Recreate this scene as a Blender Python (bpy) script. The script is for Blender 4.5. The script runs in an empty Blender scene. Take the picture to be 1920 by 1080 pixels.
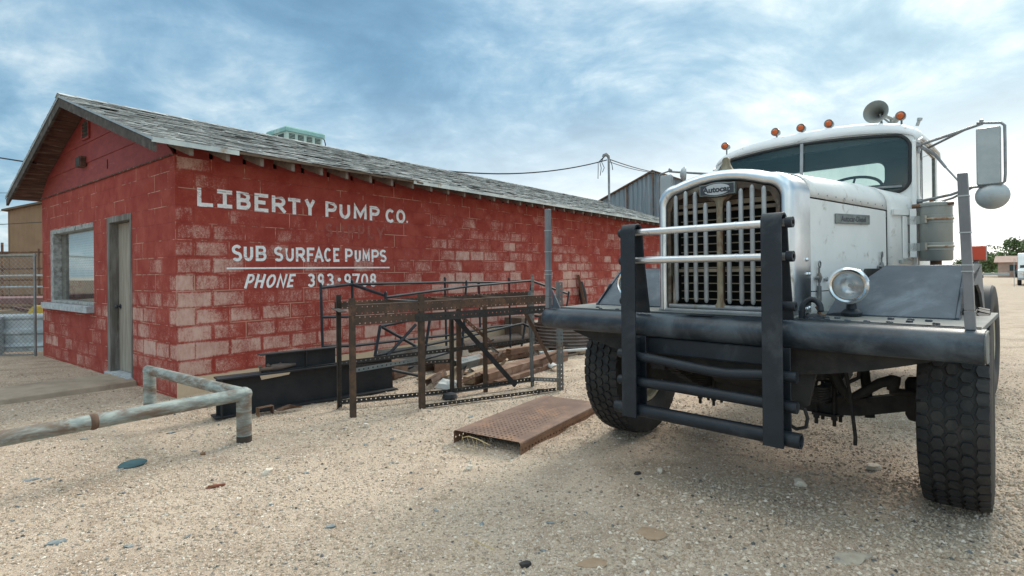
import bpy, bmesh, math, random
from mathutils import Vector, Matrix, noise

R = math.radians
V = Vector
scene = bpy.context.scene
COL = scene.collection
random.seed(7)

# ------------------------------------------------------------------ camera
cam_d = bpy.data.cameras.new('camera')
cam = bpy.data.objects.new('camera', cam_d)
COL.objects.link(cam)
_pi, _ro = R(-0.1173), R(-0.6244)
_r = V((math.cos(_ro), math.sin(_ro) * math.sin(_pi), math.sin(_ro) * math.cos(_pi)))
_u = V((-math.sin(_ro), math.cos(_ro) * math.sin(_pi), math.cos(_ro) * math.cos(_pi)))
_f = V((0, math.cos(_pi), -math.sin(_pi)))
cam.matrix_world = Matrix(((_r.x, _u.x, -_f.x, 0), (_r.y, _u.y, -_f.y, 0), (_r.z, _u.z, -_f.z, 1.4), (0, 0, 0, 1)))
cam_d.sensor_width = 36
cam_d.lens = 36 * 1027.2126 / 1920
cam_d.shift_y = -(540 - 508.795) / 1920
cam_d.clip_start = 0.05
cam_d.clip_end = 8000
scene.camera = cam

# ------------------------------------------------------------------ sky, sun, exposure
SUN_AZ, SUN_EL = R(42), R(33)            # azimuth from +Y towards +X
SUN_DIR = V((math.sin(SUN_AZ) * math.cos(SUN_EL), math.cos(SUN_AZ) * math.cos(SUN_EL), math.sin(SUN_EL)))
sun_d = bpy.data.lights.new('sun', 'SUN')
sun_d.energy = 2.8
sun_d.angle = R(20)
sun_d.color = (1.0, 0.92, 0.80)
sun = bpy.data.objects.new('sun', sun_d)
COL.objects.link(sun)
sun.rotation_euler = (-SUN_DIR).to_track_quat('-Z', 'Y').to_euler()
scene.view_settings.view_transform = 'Standard'
scene.view_settings.look = 'None'
scene.view_settings.exposure = 0.4
scene.view_settings.gamma = 1.0

world = bpy.data.worlds.new('World')
scene.world = world
world.use_nodes = True


class NT:
    """small helper for building node trees"""
    def __init__(s, tree):
        s.t = tree
        tree.nodes.clear()

    def n(s, typ, props=None, **inp):
        nd = s.t.nodes.new(typ)
        for k, v in (props or {}).items():
            setattr(nd, k, v)
        for k, v in inp.items():
            key = int(k[1:]) if k[0] == 'i' and k[1:].isdigit() else k.replace('_', ' ')
            s.link(v, nd.inputs[key])
        return nd

    def link(s, v, sock):
        if isinstance(v, bpy.types.NodeSocket):
            s.t.links.new(v, sock)
        elif isinstance(v, bpy.types.Node):
            s.t.links.new(v.outputs[0], sock)
        else:
            if isinstance(v, (tuple, list)) and sock.type == 'RGBA' and len(v) == 3:
                v = (*v, 1)
            sock.default_value = v

    def math(s, op, a, b=0.0, c=0.0, clamp=False):
        nd = s.t.nodes.new('ShaderNodeMath')
        nd.operation = op
        nd.use_clamp = clamp
        for i, v in enumerate((a, b, c)):
            s.link(v, nd.inputs[i])
        return nd.outputs[0]

    def vmath(s, op, a, b=(0, 0, 0)):
        nd = s.t.nodes.new('ShaderNodeVectorMath')
        nd.operation = op
        s.link(a, nd.inputs[0])
        s.link(b, nd.inputs[1])
        return nd.outputs['Value'] if op in ('DOT_PRODUCT', 'LENGTH') else nd.outputs[0]

    def mix(s, f, a, b, mode='MIX'):
        nd = s.t.nodes.new('ShaderNodeMixRGB')
        nd.blend_type = mode
        s.link(f, nd.inputs[0])
        s.link(a, nd.inputs[1])
        s.link(b, nd.inputs[2])
        return nd.outputs[0]

    def ramp(s, f, a, b, lo=0.0, hi=1.0, interp='SMOOTHSTEP'):
        nd = s.t.nodes.new('ShaderNodeMapRange')
        nd.interpolation_type = interp
        nd.clamp = True
        s.link(f, nd.inputs[0])
        for i, v in zip((1, 2, 3, 4), (a, b, lo, hi)):
            s.link(v, nd.inputs[i])
        return nd.outputs[0]

    def noise(s, vec, scale, detail=4.0, rough=0.55, dist=0.0, w=None):
        nd = s.t.nodes.new('ShaderNodeTexNoise')
        if w is not None:
            nd.noise_dimensions = '4D'
            nd.inputs['W'].default_value = w
        if vec is not None:
            s.link(vec, nd.inputs['Vector'])
        nd.inputs['Scale'].default_value = scale
        nd.inputs['Detail'].default_value = detail
        nd.inputs['Roughness'].default_value = rough
        nd.inputs['Distortion'].default_value = dist
        return nd.outputs[0]

    def mapping(s, vec, scale=(1, 1, 1), loc=(0, 0, 0)):
        nd = s.t.nodes.new('ShaderNodeMapping')
        s.link(vec, nd.inputs[0])
        nd.inputs['Location'].default_value = loc
        nd.inputs['Scale'].default_value = scale
        return nd.outputs[0]

    def sep(s, vec):
        nd = s.t.nodes.new('ShaderNodeSeparateXYZ')
        s.link(vec, nd.inputs[0])
        return nd.outputs

    def comb(s, x, y, z=0.0):
        nd = s.t.nodes.new('ShaderNodeCombineXYZ')
        for i, v in enumerate((x, y, z)):
            s.link(v, nd.inputs[i])
        return nd.outputs[0]

    def bump(s, h, strength=0.3, dist=0.01, normal=None):
        nd = s.t.nodes.new('ShaderNodeBump')
        nd.inputs['Strength'].default_value = strength
        nd.inputs['Distance'].default_value = dist
        s.link(h, nd.inputs['Height'])
        if normal is not None:
            s.link(normal, nd.inputs['Normal'])
        return nd.outputs[0]


# world: physical sky under broken cloud, brighter towards the veiled sun
w = NT(world.node_tree)
D = w.n('ShaderNodeTexCoord').outputs['Generated']
sky = w.n('ShaderNodeTexSky', dict(sky_type='NISHITA', sun_disc=False, sun_elevation=SUN_EL, sun_rotation=SUN_AZ,
                                   air_density=1.3, dust_density=1.2, ozone_density=2.5))
dx, dy, dz = w.sep(D)
el = w.math('MAXIMUM', dz, 0.0)
den = w.math('ADD', el, 0.30)
P = w.comb(w.math('DIVIDE', dx, den), w.math('DIVIDE', dy, den), 0.0)
big = w.noise(w.mapping(P, (1, 1, 1), (3.1, 1.7, 0)), 0.85, 3, 0.5, 0.4)
mid = w.noise(w.mapping(P, (1, 1, 1), (0.4, 5.2, 0)), 2.1, 8, 0.60, 0.7)
fine = w.noise(w.mapping(P, (1, 1.2, 1), (7.0, 2.2, 0)), 5.5, 8, 0.6, 0.3)
cl = w.math('ADD', w.math('MULTIPLY', big, 0.62), w.math('ADD', w.math('MULTIPLY', mid, 0.42), w.math('MULTIPLY', fine, 0.22)))
sunward = w.vmath('DOT_PRODUCT', D, tuple(SUN_DIR))
glow = w.ramp(sunward, 0.35, 1.0)
low = w.ramp(dz, 0.34, 0.02)
cl2 = w.math('ADD', w.math('MULTIPLY', w.math('SUBTRACT', cl, 0.60), 2.7), w.math('ADD', 0.34, w.math('ADD', w.math('MULTIPLY', w.math('MULTIPLY', low, w.ramp(sunward, -0.35, 0.7)), 0.26), w.math('MULTIPLY', glow, 0.08))))
rp = w.n('ShaderNodeValToRGB')
rp.color_ramp.interpolation = 'B_SPLINE'
e = rp.color_ramp.elements
e[0].position, e[0].color = 0.05, (0.115, 0.225, 0.35, 1)
e[1].position, e[1].color = 0.98, (1.12, 1.13, 1.13, 1)
for p_, c_ in ((0.32, (0.165, 0.305, 0.45, 1)), (0.50, (0.245, 0.405, 0.55, 1)), (0.66, (0.44, 0.565, 0.65, 1)), (0.82, (0.74, 0.81, 0.85, 1))):
    x_ = e.new(p_)
    x_.color = c_
w.link(cl2, rp.inputs[0])
white = w.mix(0.86, w.mix(1.0, sky, (1.1, 1.3, 1.2), 'MULTIPLY'), w.mix(1.0, rp.outputs[0], (10, 10, 10), 'MULTIPLY'))
hz = w.mix(w.math('MULTIPLY', w.math('MULTIPLY', low, w.ramp(sunward, 0.3, 0.95)), 0.7), white, (12.5, 12.0, 11.2))
# unseen sky overhead and behind the camera boosted as added fill light
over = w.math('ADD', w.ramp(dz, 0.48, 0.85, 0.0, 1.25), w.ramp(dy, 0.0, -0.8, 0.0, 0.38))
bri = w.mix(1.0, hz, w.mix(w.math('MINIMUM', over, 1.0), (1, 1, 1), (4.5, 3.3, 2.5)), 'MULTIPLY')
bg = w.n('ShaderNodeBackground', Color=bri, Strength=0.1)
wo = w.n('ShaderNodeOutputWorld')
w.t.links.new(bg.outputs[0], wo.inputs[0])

# ------------------------------------------------------------------ materials
MATS = {}


def newmat(name):
    m = bpy.data.materials.new(name)
    m.use_nodes = True
    MATS[name] = m
    t = NT(m.node_tree)
    t.out = t.n('ShaderNodeOutputMaterial')
    return m, t


def surf(t, col, rough=0.6, metal=0.0, normal=None, **kw):
    b = t.n('ShaderNodeBsdfPrincipled')
    t.link(col, b.inputs['Base Color'])
    t.link(rough, b.inputs['Roughness'])
    t.link(metal, b.inputs['Metallic'])
    if not isinstance(rough, bpy.types.NodeSocket) and rough >= 0.7:
        b.inputs['Specular IOR Level'].default_value = 0.22
    if normal is not None:
        t.link(normal, b.inputs['Normal'])
    for k, v in kw.items():
        t.link(v, b.inputs[k.replace('_', ' ')])
    t.t.links.new(b.outputs[0], t.out.inputs[0])
    return b


def worn(name, c1, c2, c3=None, scale=6.0, patch=3.0, thr=0.58, rough=0.6, metal=0.0, bump=0.15, bscale=60.0, stretch=(1, 1, 1), soft=0.08, rough3=None):
    """paint or metal in two close tones with patches of a third (rust, dust, bare metal)"""
    m, t = newmat(name)
    o = t.n('ShaderNodeTexCoord').outputs['Object']
    o = t.mapping(o, stretch, (1.3, 4.1, 2.7))
    a = t.noise(o, scale, 6, 0.62)
    col = t.mix(t.ramp(a, 0.35, 0.65), c1, c2)
    r = rough
    if c3:
        p = t.noise(o, patch, 8, 0.68, 0.5)
        k = t.ramp(p, thr - soft, thr + soft)
        col = t.mix(k, col, c3)
        r = t.ramp(k, 0, 1, rough, rough if rough3 is None else rough3, 'LINEAR')
        mt = t.ramp(k, 0, 1, metal, 0.0, 'LINEAR') if metal else 0.0
    else:
        mt = metal
    h = t.noise(o, bscale, 5, 0.6)
    surf(t, col, r, mt, t.bump(h, bump, 0.004))
    return m


def plain(name, c, rough=0.5, metal=0.0, **kw):
    m, t = newmat(name)
    surf(t, c, rough, metal, **kw)
    return m


def brickwall():
    m, t = newmat('painted_block')
    uv = t.n('ShaderNodeUVMap').outputs[0]
    ob = t.n('ShaderNodeTexCoord').outputs['Object']
    def brick(ms, smooth):
        return t.n('ShaderNodeTexBrick', dict(offset=0.5, offset_frequency=2, squash=1.0), Vector=uv, Color1=(0, 0, 0, 1), Color2=(1, 1, 1, 1),
                   Mortar=(0.5, 0.5, 0.5, 1), Scale=1.0, Mortar_Size=ms, Mortar_Smooth=smooth, Bias=0.0, Brick_Width=0.4064, Row_Height=0.2032)
    b1 = brick(0.0055, 0.25)
    b2 = brick(0.036, 1.0)
    mort = b1.outputs['Fac']
    rnd = b1.outputs['Color']
    edge = b2.outputs['Fac']
    ux, uz, _ = t.sep(uv)
    n1 = t.noise(ob, 0.75, 4, 0.6, 0.3)
    n2 = t.noise(ob, 3.2, 6, 0.65, 0.3)
    n3 = t.noise(t.mapping(ob, (1, 1, 0.45)), 26, 5, 0.7)
    n4 = t.math('ADD', t.math('MULTIPLY', t.noise(ob, 48, 4, 0.75), 0.55), t.math('MULTIPLY', t.noise(ob, 130, 3, 0.7), 0.45))
    # weathering is worst at the near corner and low down, least under the eaves and along the joints
    lg = t.n('ShaderNodeAttribute', dict(attribute_name='long')).outputs['Fac']
    corner = t.math('MULTIPLY', t.ramp(ux, 0.95, 0.1, 0.0, 0.21), lg)
    lowz = t.math('ADD', t.ramp(uz, 2.65, 0.5, -0.20, 0.115, 'LINEAR'), t.math('MULTIPLY', t.math('SUBTRACT', 1.0, lg), t.ramp(ux, 0.3, 2.4, 0.02, -0.15)))
    farx = t.ramp(ux, 3.4, 5.2, 0.0, 0.09)
    s = t.math('ADD', t.math('MULTIPLY', n1, 0.62), t.math('MULTIPLY', n2, 0.42))
    s = t.math('ADD', s, t.math('MULTIPLY', t.math('SUBTRACT', rnd, 0.5), 0.27))
    s = t.math('ADD', s, t.math('ADD', corner, t.math('ADD', lowz, farx)))
    s = t.math('SUBTRACT', s, t.math('MULTIPLY', edge, 0.26))
    s = t.math('ADD', s, t.math('ADD', t.math('MULTIPLY', t.math('SUBTRACT', n3, 0.5), 0.34), t.math('MULTIPLY', t.math('SUBTRACT', n4, 0.5), 0.95)))
    peel = t.ramp(s, 0.48, 0.77)
    red = t.mix(t.ramp(n2, 0.3, 0.7), (0.262, 0.036, 0.026), (0.345, 0.062, 0.044))
    red = t.mix(t.math('MULTIPLY', rnd, 0.35), red, (0.27, 0.038, 0.032))
    pink = t.mix(t.ramp(t.math('ADD', t.math('MULTIPLY', n3, 0.5), t.math('MULTIPLY', n2, 0.5)), 0.38, 0.62), (0.50, 0.32, 0.265), (0.63, 0.46, 0.39))
    col = t.mix(t.math('MULTIPLY', peel, 0.78), red, pink)
    chalk = t.math('MULTIPLY', t.ramp(t.math('ADD', t.math('MULTIPLY', n4, 0.6), t.math('MULTIPLY', n2, 0.4)), 0.42, 0.66), 0.15)
    col = t.mix(chalk, col, (0.46, 0.22, 0.17))
    # mortar: painted over in most places, bare and sandy in others
    bare = t.ramp(t.noise(ob, 2.1, 5, 0.7, 0.5, 3.0), 0.47, 0.57)
    col = t.mix(t.math('MULTIPLY', mort, t.ramp(bare, 0, 1, 0.28, 0.62)), col, t.mix(bare, (0.17, 0.03, 0.025), (0.55, 0.39, 0.29)))
    # unpainted footing course along the long wall
    foot = t.math('MULTIPLY', t.ramp(t.math('ADD', uz, t.math('MULTIPLY', t.math('SUBTRACT', n2, 0.5), 0.05)), t.ramp(ux, 2.5, 7.0, 0.205, 0.36), t.ramp(ux, 2.5, 7.0, 0.19, 0.345)), lg)
    col = t.mix(foot, col, t.mix(n3, (0.50, 0.37, 0.25), (0.60, 0.47, 0.34)))
    # rain-splashed dust at the foot of the gable
    h = t.math('ADD', t.math('MULTIPLY', t.math('SUBTRACT', 1.0, mort), 1.0), t.math('ADD', t.math('MULTIPLY', n4, 0.35), t.math('MULTIPLY', peel, -0.12)))
    surf(t, col, 0.85, 0.0, t.bump(h, 0.55, 0.006))
    return m


def lettering_mat(name, c1, c2, wear=0.60, fade=0.85):
    m, t = newmat(name)
    o = t.n('ShaderNodeTexCoord').outputs['Object']
    k = t.ramp(t.math('ADD', t.math('MULTIPLY', t.noise(o, 9, 6, 0.7), 0.55), t.math('MULTIPLY', t.noise(o, 90, 4, 0.7), 0.45)), wear - 0.05, wear + 0.06)
    # paint has not held in the mortar joints
    _, _, z = t.sep(o)
    fr = t.math('ABSOLUTE', t.math('SUBTRACT', t.math('FRACT', t.math('ADD', t.math('DIVIDE', z, 0.2032), 0.5)), 0.5))
    j = t.math('MULTIPLY', t.ramp(fr, 0.035, 0.015), t.ramp(t.noise(o, 14, 3, 0.6), 0.42, 0.55))
    col = t.mix(t.ramp(t.noise(o, 22, 4, 0.6), 0.3, 0.7), c1, c2)
    col = t.mix(t.math('MAXIMUM', t.math('MULTIPLY', k, fade), t.math('MULTIPLY', j, 0.7)), col, (0.34, 0.12, 0.09))
    surf(t, col, 0.8)
    return m


def perforated(name, c1, c2, c3, thr, pitch, rad, rows, grid=False, rough=0.75):
    """steel strip with punched holes: UV is (metres along, metres across)"""
    m, t = newmat(name)
    uv = t.n('ShaderNodeUVMap').outputs[0]
    o = t.n('ShaderNodeTexCoord').outputs['Object']
    u, v, _ = t.sep(uv)
    du = t.math('MULTIPLY', t.math('SUBTRACT', t.math('FRACT', t.math('DIVIDE', u, pitch)), 0.5), pitch)
    if grid:
        dv = t.math('MULTIPLY', t.math('SUBTRACT', t.math('FRACT', t.math('DIVIDE', v, grid)), 0.5), grid)
    elif rows == 0:
        dv = v
    else:
        dv = t.math('SUBTRACT', t.math('ABSOLUTE', v), rows)
    d = t.vmath('LENGTH', t.comb(du, dv, 0.0))
    hole = t.math('LESS_THAN', d, rad)
    if grid:
        hole = t.math('MULTIPLY', hole, t.math('LESS_THAN', t.math('ABSOLUTE', v), grid * 5.5))
    col = t.mix(t.ramp(t.noise(o, 7, 6, 0.65), 0.35, 0.65), c1, c2)
    col = t.mix(t.ramp(t.noise(o, 3.5, 7, 0.7, 0.4), thr - 0.07, thr + 0.07), col, c3)
    b = t.n('ShaderNodeBsdfPrincipled')
    t.link(col, b.inputs['Base Color'])
    b.inputs['Roughness'].default_value = rough
    t.link(t.bump(t.noise(o, 70, 4, 0.6), 0.2, 0.003), b.inputs['Normal'])
    tr = t.n('ShaderNodeBsdfTransparent')
    mx = t.n('ShaderNodeMixShader')
    t.link(hole, mx.inputs[0])
    t.t.links.new(b.outputs[0], mx.inputs[1])
    t.t.links.new(tr.outputs[0], mx.inputs[2])
    t.t.links.new(mx.outputs[0], t.out.inputs[0])
    return m


def glass(name, tint, refl=0.12, rough=0.02, sky_film=0.0, film_col=(0.30, 0.38, 0.38, 1)):
    m, t = newmat(name)
    tr = t.n('ShaderNodeBsdfTransparent', Color=tint)
    gl = t.n('ShaderNodeBsdfGlossy', Roughness=rough)
    lw = t.n('ShaderNodeLayerWeight', Blend=0.5)
    fr = t.math('ADD', t.math('MULTIPLY', t.math('POWER', lw.outputs['Facing'], 4.0), 0.92), 0.04)
    mx = t.n('ShaderNodeMixShader')
    t.link(t.math('ADD', t.math('MULTIPLY', fr, 0.9), refl, clamp=True), mx.inputs[0])
    t.t.links.new(tr.outputs[0], mx.inputs[1])
    t.t.links.new(gl.outputs[0], mx.inputs[2])
    last = mx
    if sky_film:  # diffuse film: glass tint and sky reflection painted in as colour
        o = t.n('ShaderNodeTexCoord').outputs['Object']
        df = t.n('ShaderNodeBsdfDiffuse', Color=film_col)
        m2 = t.n('ShaderNodeMixShader')
        t.link(t.math('MULTIPLY', t.ramp(t.noise(t.mapping(o, (6, 6, 1)), 4, 5, 0.6), 0.2, 0.9, 0.75, 1.1), sky_film), m2.inputs[0])
        t.t.links.new(mx.outputs[0], m2.inputs[1])
        t.t.links.new(df.outputs[0], m2.inputs[2])
        last = m2
    t.t.links.new(last.outputs[0], t.out.inputs[0])
    return m


brickwall()
lettering_mat('sign_paint', (0.84, 0.85, 0.86), (0.72, 0.70, 0.70), 0.585)
lettering_mat('ghost_paint', (0.27, 0.060, 0.050), (0.25, 0.05, 0.042), 0.50)
worn('red_board', (0.205, 0.022, 0.018), (0.26, 0.034, 0.027), (0.32, 0.085, 0.072), 5, 2.4, 0.66, 0.7, 0, 0.2, 40, (1, 1, 3))
worn('grey_wood', (0.115, 0.10, 0.09), (0.22, 0.205, 0.19), (0.09, 0.075, 0.06), 14, 6, 0.60, 0.9, 0, 0.5, 50, (1, 1, 0.12))
worn('rafter_wood', (0.13, 0.10, 0.085), (0.20, 0.165, 0.14), (0.07, 0.045, 0.035), 10, 5, 0.60, 0.9, 0, 0.4, 50)
worn('rake_wood', (0.036, 0.030, 0.026), (0.070, 0.060, 0.052), (0.12, 0.11, 0.10), 10, 5, 0.60, 0.9, 0, 0.4, 50)
worn('soffit_wood', (0.055, 0.022, 0.016), (0.12, 0.055, 0.04), (0.22, 0.17, 0.13), 7, 4, 0.60, 0.9, 0, 0.4, 50, (0.4, 3, 3))
worn('window_wood', (0.22, 0.22, 0.215), (0.38, 0.38, 0.37), (0.12, 0.105, 0.09), 14, 6, 0.60, 0.85, 0, 0.4, 60)
worn('door_wood', (0.235, 0.20, 0.16), (0.33, 0.295, 0.25), (0.17, 0.12, 0.06), 9, 2.5, 0.68, 0.85, 0, 0.4, 60, (2.5, 2.5, 0.2))
worn('sill_stone', (0.30, 0.33, 0.36), (0.45, 0.48, 0.50), (0.22, 0.20, 0.18), 18, 8, 0.62, 0.8, 0, 0.3, 60)
worn('drip_metal', (0.40, 0.44, 0.44), (0.52, 0.55, 0.52), (0.30, 0.20, 0.12), 4, 3, 0.66, 0.45, 0.5, 0.1, 40)
worn('white_paint', (0.68, 0.69, 0.685), (0.75, 0.755, 0.745), (0.42, 0.39, 0.34), 3, 7, 0.645, 0.5, 0, 0.04, 30, rough3=0.5)
worn('roof_white', (0.64, 0.66, 0.68), (0.71, 0.72, 0.73), (0.40, 0.36, 0.31), 4, 7, 0.62, 0.5, 0, 0.08, 30, soft=0.04)
worn('cab_dark', (0.035, 0.04, 0.04), (0.06, 0.065, 0.065), None, 4, rough=0.8)
worn('blue_black', (0.0095, 0.016, 0.025), (0.018, 0.028, 0.042), (0.070, 0.090, 0.110), 9, 3.6, 0.545, 0.40, 0, 0.10, 70, soft=0.14, rough3=0.55)
worn('strap_black', (0.0045, 0.009, 0.0155), (0.008, 0.0145, 0.0235), (0.030, 0.038, 0.048), 9, 3, 0.60, 0.55, 0, 0.25, 160)
worn('deck_dust', (0.115, 0.127, 0.127), (0.165, 0.172, 0.165), (0.235, 0.21, 0.17), 8, 3.5, 0.60, 0.7, 0, 0.2, 60, soft=0.12)
worn('fender_grey', (0.040, 0.055, 0.076), (0.062, 0.082, 0.108), (0.15, 0.185, 0.22), 5, 2.6, 0.60, 0.5, 0, 0.12, 60, soft=0.12, rough3=0.6)
worn('under_dark', (0.012, 0.012, 0.013), (0.030, 0.028, 0.026), (0.055, 0.042, 0.032), 9, 5, 0.62, 0.8, 0, 0.4, 40)
worn('hub_cream', (0.36, 0.33, 0.24), (0.45, 0.42, 0.33), (0.15, 0.11, 0.07), 7, 5, 0.60, 0.8, 0, 0.2, 40)
worn('chrome', (0.66, 0.69, 0.72), (0.74, 0.76, 0.78), (0.24, 0.17, 0.11), 3, 6, 0.72, 0.17, 1.0, 0.02, 14, soft=0.05, rough3=0.6)
worn('stainless', (0.60, 0.63, 0.66), (0.70, 0.73, 0.75), (0.30, 0.24, 0.17), 4, 4, 0.66, 0.29, 1.0, 0.03, 18, soft=0.07, rough3=0.55)
worn('grille_rust', (0.045, 0.034, 0.026), (0.10, 0.062, 0.040), (0.19, 0.175, 0.145), 16, 7, 0.58, 0.75, 0, 0.3, 70)
worn('bar_cream', (0.17, 0.145, 0.10), (0.27, 0.235, 0.17), (0.14, 0.065, 0.03), 18, 9, 0.56, 0.75, 0, 0.2, 60, (1, 1, .4))
worn('bar_grey', (0.27, 0.285, 0.30), (0.35, 0.365, 0.38), (0.22, 0.19, 0.15), 8, 9, 0.64, 0.5, 0.25, 0.08, 60)
worn('rail_metal', (0.60, 0.61, 0.63), (0.70, 0.70, 0.71), (0.36, 0.16, 0.09), 9, 5, 0.64, 0.32, 0.85, 0.06, 60, soft=0.05, rough3=0.7)
worn('shutter_tan', (0.28, 0.225, 0.165), (0.36, 0.30, 0.23), (0.18, 0.10, 0.07), 8, 5, 0.62, 0.8, 0, 0.15, 50)
worn('tank_brown', (0.10, 0.07, 0.055), (0.14, 0.10, 0.08), None, 5, rough=0.8)
plain('core_black', (0.006, 0.006, 0.006), 0.9)
worn('canister_grey', (0.20, 0.215, 0.205), (0.26, 0.27, 0.255), (0.33, 0.31, 0.27), 4, 3, 0.64, 0.42, 0.25, 0.05, 40, (1, 1, 0.5))
worn('strap_rust', (0.33, 0.30, 0.25), (0.40, 0.37, 0.31), (0.25, 0.13, 0.06), 12, 12, 0.56, 0.55, 0.3, 0.1, 60)
worn('mirror_grey', (0.33, 0.36, 0.37), (0.40, 0.43, 0.44), (0.30, 0.28, 0.25), 6, 5, 0.66, 0.45, 0.4, 0.05, 40)
worn('arm_grey', (0.18, 0.19, 0.20), (0.27, 0.28, 0.29), (0.17, 0.12, 0.08), 8, 9, 0.62, 0.45, 0.6, 0.05, 60)
worn('pole_grey', (0.145, 0.15, 0.165), (0.195, 0.20, 0.215), (0.10, 0.09, 0.085), 5, 2.4, 0.64, 0.5, 0.3, 0.08, 60)
worn('tyre_rubber', (0.014, 0.015, 0.017), (0.024, 0.025, 0.027), (0.050, 0.048, 0.045), 5, 3.5, 0.60, 0.72, 0, 0.25, 60, soft=0.16)
worn('tread_rubber', (0.008, 0.009, 0.011), (0.016, 0.0175, 0.0205), (0.048, 0.045, 0.040), 9, 6, 0.60, 0.68, 0, 0.3, 70, soft=0.16)
plain('rubber_seal', (0.012, 0.014, 0.016), 0.55)
glass('windshield_glass', (0.66, 0.82, 0.80, 1), 0.02, 0.02, 0.26, (0.06, 0.15, 0.175, 1))
glass('back_pane', (0.90, 0.93, 0.90, 1), 0.03)
glass('side_glass', (0.86, 0.88, 0.86, 1), 0.45)
glass('house_glass', (0.94, 0.97, 0.97, 1), 0.08, 0.015)
worn('blind_slat', (0.56, 0.585, 0.56), (0.64, 0.66, 0.63), None, 5, rough=0.6)
glass('lens_glass', (0.85, 0.88, 0.9, 1), 0.10)
plain('amber_lens', (0.50, 0.095, 0.012), 0.25)
plain('red_lens', (0.52, 0.055, 0.018), 0.25)
plain('reflector', (0.80, 0.81, 0.82), 0.12, 1.0)
plain('lamp_bowl', (0.78, 0.80, 0.82), 0.32, 0.9)
plain('badge_white', (0.42, 0.45, 0.47), 0.5, 0.3)
plain('badge_dark', (0.03, 0.035, 0.045), 0.5)
worn('plate_metal', (0.15, 0.17, 0.165), (0.22, 0.24, 0.235), None, 20, rough=0.45, metal=0.5)
worn('galv_pipe', (0.20, 0.235, 0.228), (0.33, 0.36, 0.335), (0.15, 0.108, 0.080), 22, 6.0, 0.51, 0.7, 0.1, 0.5, 60, (.5, .5, 1.6), soft=0.10, rough3=0.9)
worn('beam_steel', (0.009, 0.010, 0.013), (0.019, 0.018, 0.020), (0.012, 0.022, 0.038), 5, 2.5, 0.60, 0.75, 0.0, 0.25, 50)
worn('rack_tube', (0.008, 0.012, 0.019), (0.014, 0.020, 0.029), (0.045, 0.055, 0.068), 8, 4, 0.62, 0.62, 0.1, 0.1, 60)
perforated('punched_rust', (0.055, 0.032, 0.022), (0.098, 0.055, 0.037), (0.16, 0.08, 0.043), 0.60, 0.052, 0.0070, 0.030)
perforated('punched_black', (0.022, 0.020, 0.020), (0.040, 0.034, 0.030), (0.10, 0.055, 0.03), 0.64, 0.050, 0.0080, 0.0)
perforated('punched_grey', (0.11, 0.125, 0.13), (0.17, 0.18, 0.18), (0.13, 0.085, 0.055), 0.62, 0.050, 0.009, 0.0)
perforated('punched_brown', (0.125, 0.062, 0.038), (0.18, 0.092, 0.056), (0.22, 0.14, 0.10), 0.58, 0.045, 0.008, 0.0)
perforated('plank_holes', (0.135, 0.080, 0.060), (0.175, 0.108, 0.083), (0.23, 0.130, 0.080), 0.58, 0.050, 0.0098, 0, 0.043)
perforated('plank_side', (0.15, 0.078, 0.045), (0.22, 0.12, 0.068), (0.25, 0.15, 0.10), 0.6, 0.050, 0.009, 0.0)
worn('leg_rust', (0.040, 0.026, 0.019), (0.075, 0.046, 0.031), (0.12, 0.062, 0.034), 9, 5, 0.58, 0.8, 0, 0.25, 60)
worn('bench_dark', (0.022, 0.018, 0.016), (0.042, 0.032, 0.026), (0.075, 0.045, 0.03), 9, 5, 0.60, 0.75, 0, 0.2, 60)
worn('weld_rust', (0.075, 0.045, 0.032), (0.12, 0.07, 0.048), (0.17, 0.13, 0.10), 12, 8, 0.56, 0.9, 0, 0.5, 60)
worn('rusty_steel', (0.085, 0.048, 0.032), (0.15, 0.085, 0.055), (0.22, 0.12, 0.06), 7, 4, 0.58, 0.85, 0, 0.3, 60)
worn('ring_steel', (0.15, 0.12, 0.105), (0.21, 0.17, 0.15), (0.16, 0.09, 0.06), 7, 4, 0.6, 0.7, 0, 0.2, 60)
worn('brown_steel', (0.09, 0.065, 0.055), (0.13, 0.095, 0.08), (0.17, 0.11, 0.075), 7, 4, 0.6, 0.8, 0, 0.2, 60)
worn('dull_sheet', (0.17, 0.155, 0.135), (0.23, 0.205, 0.18), (0.12, 0.08, 0.06), 5, 3, 0.6, 0.7, 0.2, 0.1, 40)
worn('old_board', (0.24, 0.17, 0.11), (0.35, 0.26, 0.17), (0.20, 0.14, 0.09), 10, 5, 0.6, 0.9, 0, 0.3, 50, (0.3, 3, 3))
worn('white_plastic', (0.44, 0.45, 0.44), (0.54, 0.54, 0.53), (0.5, 0.46, 0.4), 6, 5, 0.62, 0.5)
worn('cooler_teal', (0.16, 0.33, 0.32), (0.22, 0.40, 0.38), (0.40, 0.50, 0.46), 4, 3, 0.60, 0.55, 0, 0.05, 40)
worn('cooler_pale', (0.36, 0.47, 0.43), (0.44, 0.54, 0.49), None, 5, rough=0.6)
plain('louvre_dark', (0.05, 0.07, 0.07), 0.7)
worn('concrete', (0.29, 0.23, 0.175), (0.36, 0.29, 0.225), (0.22, 0.17, 0.13), 4, 2, 0.58, 0.92, 0, 0.5, 70, soft=0.12)
worn('tan_siding', (0.23, 0.145, 0.09), (0.26, 0.165, 0.105), None, 2, rough=0.7)
worn('roof_brown', (0.10, 0.07, 0.05), (0.14, 0.10, 0.07), None, 2, rough=0.8)
worn('galv_sheet', (0.36, 0.42, 0.46), (0.52, 0.57, 0.60), (0.28, 0.24, 0.2), 4, 2.5, 0.64, 0.5, 0.35, 0.08, 30)
worn('shed_sheet', (0.17, 0.215, 0.25), (0.25, 0.29, 0.32), (0.20, 0.105, 0.055), 3, 2.2, 0.60, 0.6, 0.2, 0.08, 30, (5, 5, 0.35))
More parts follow.
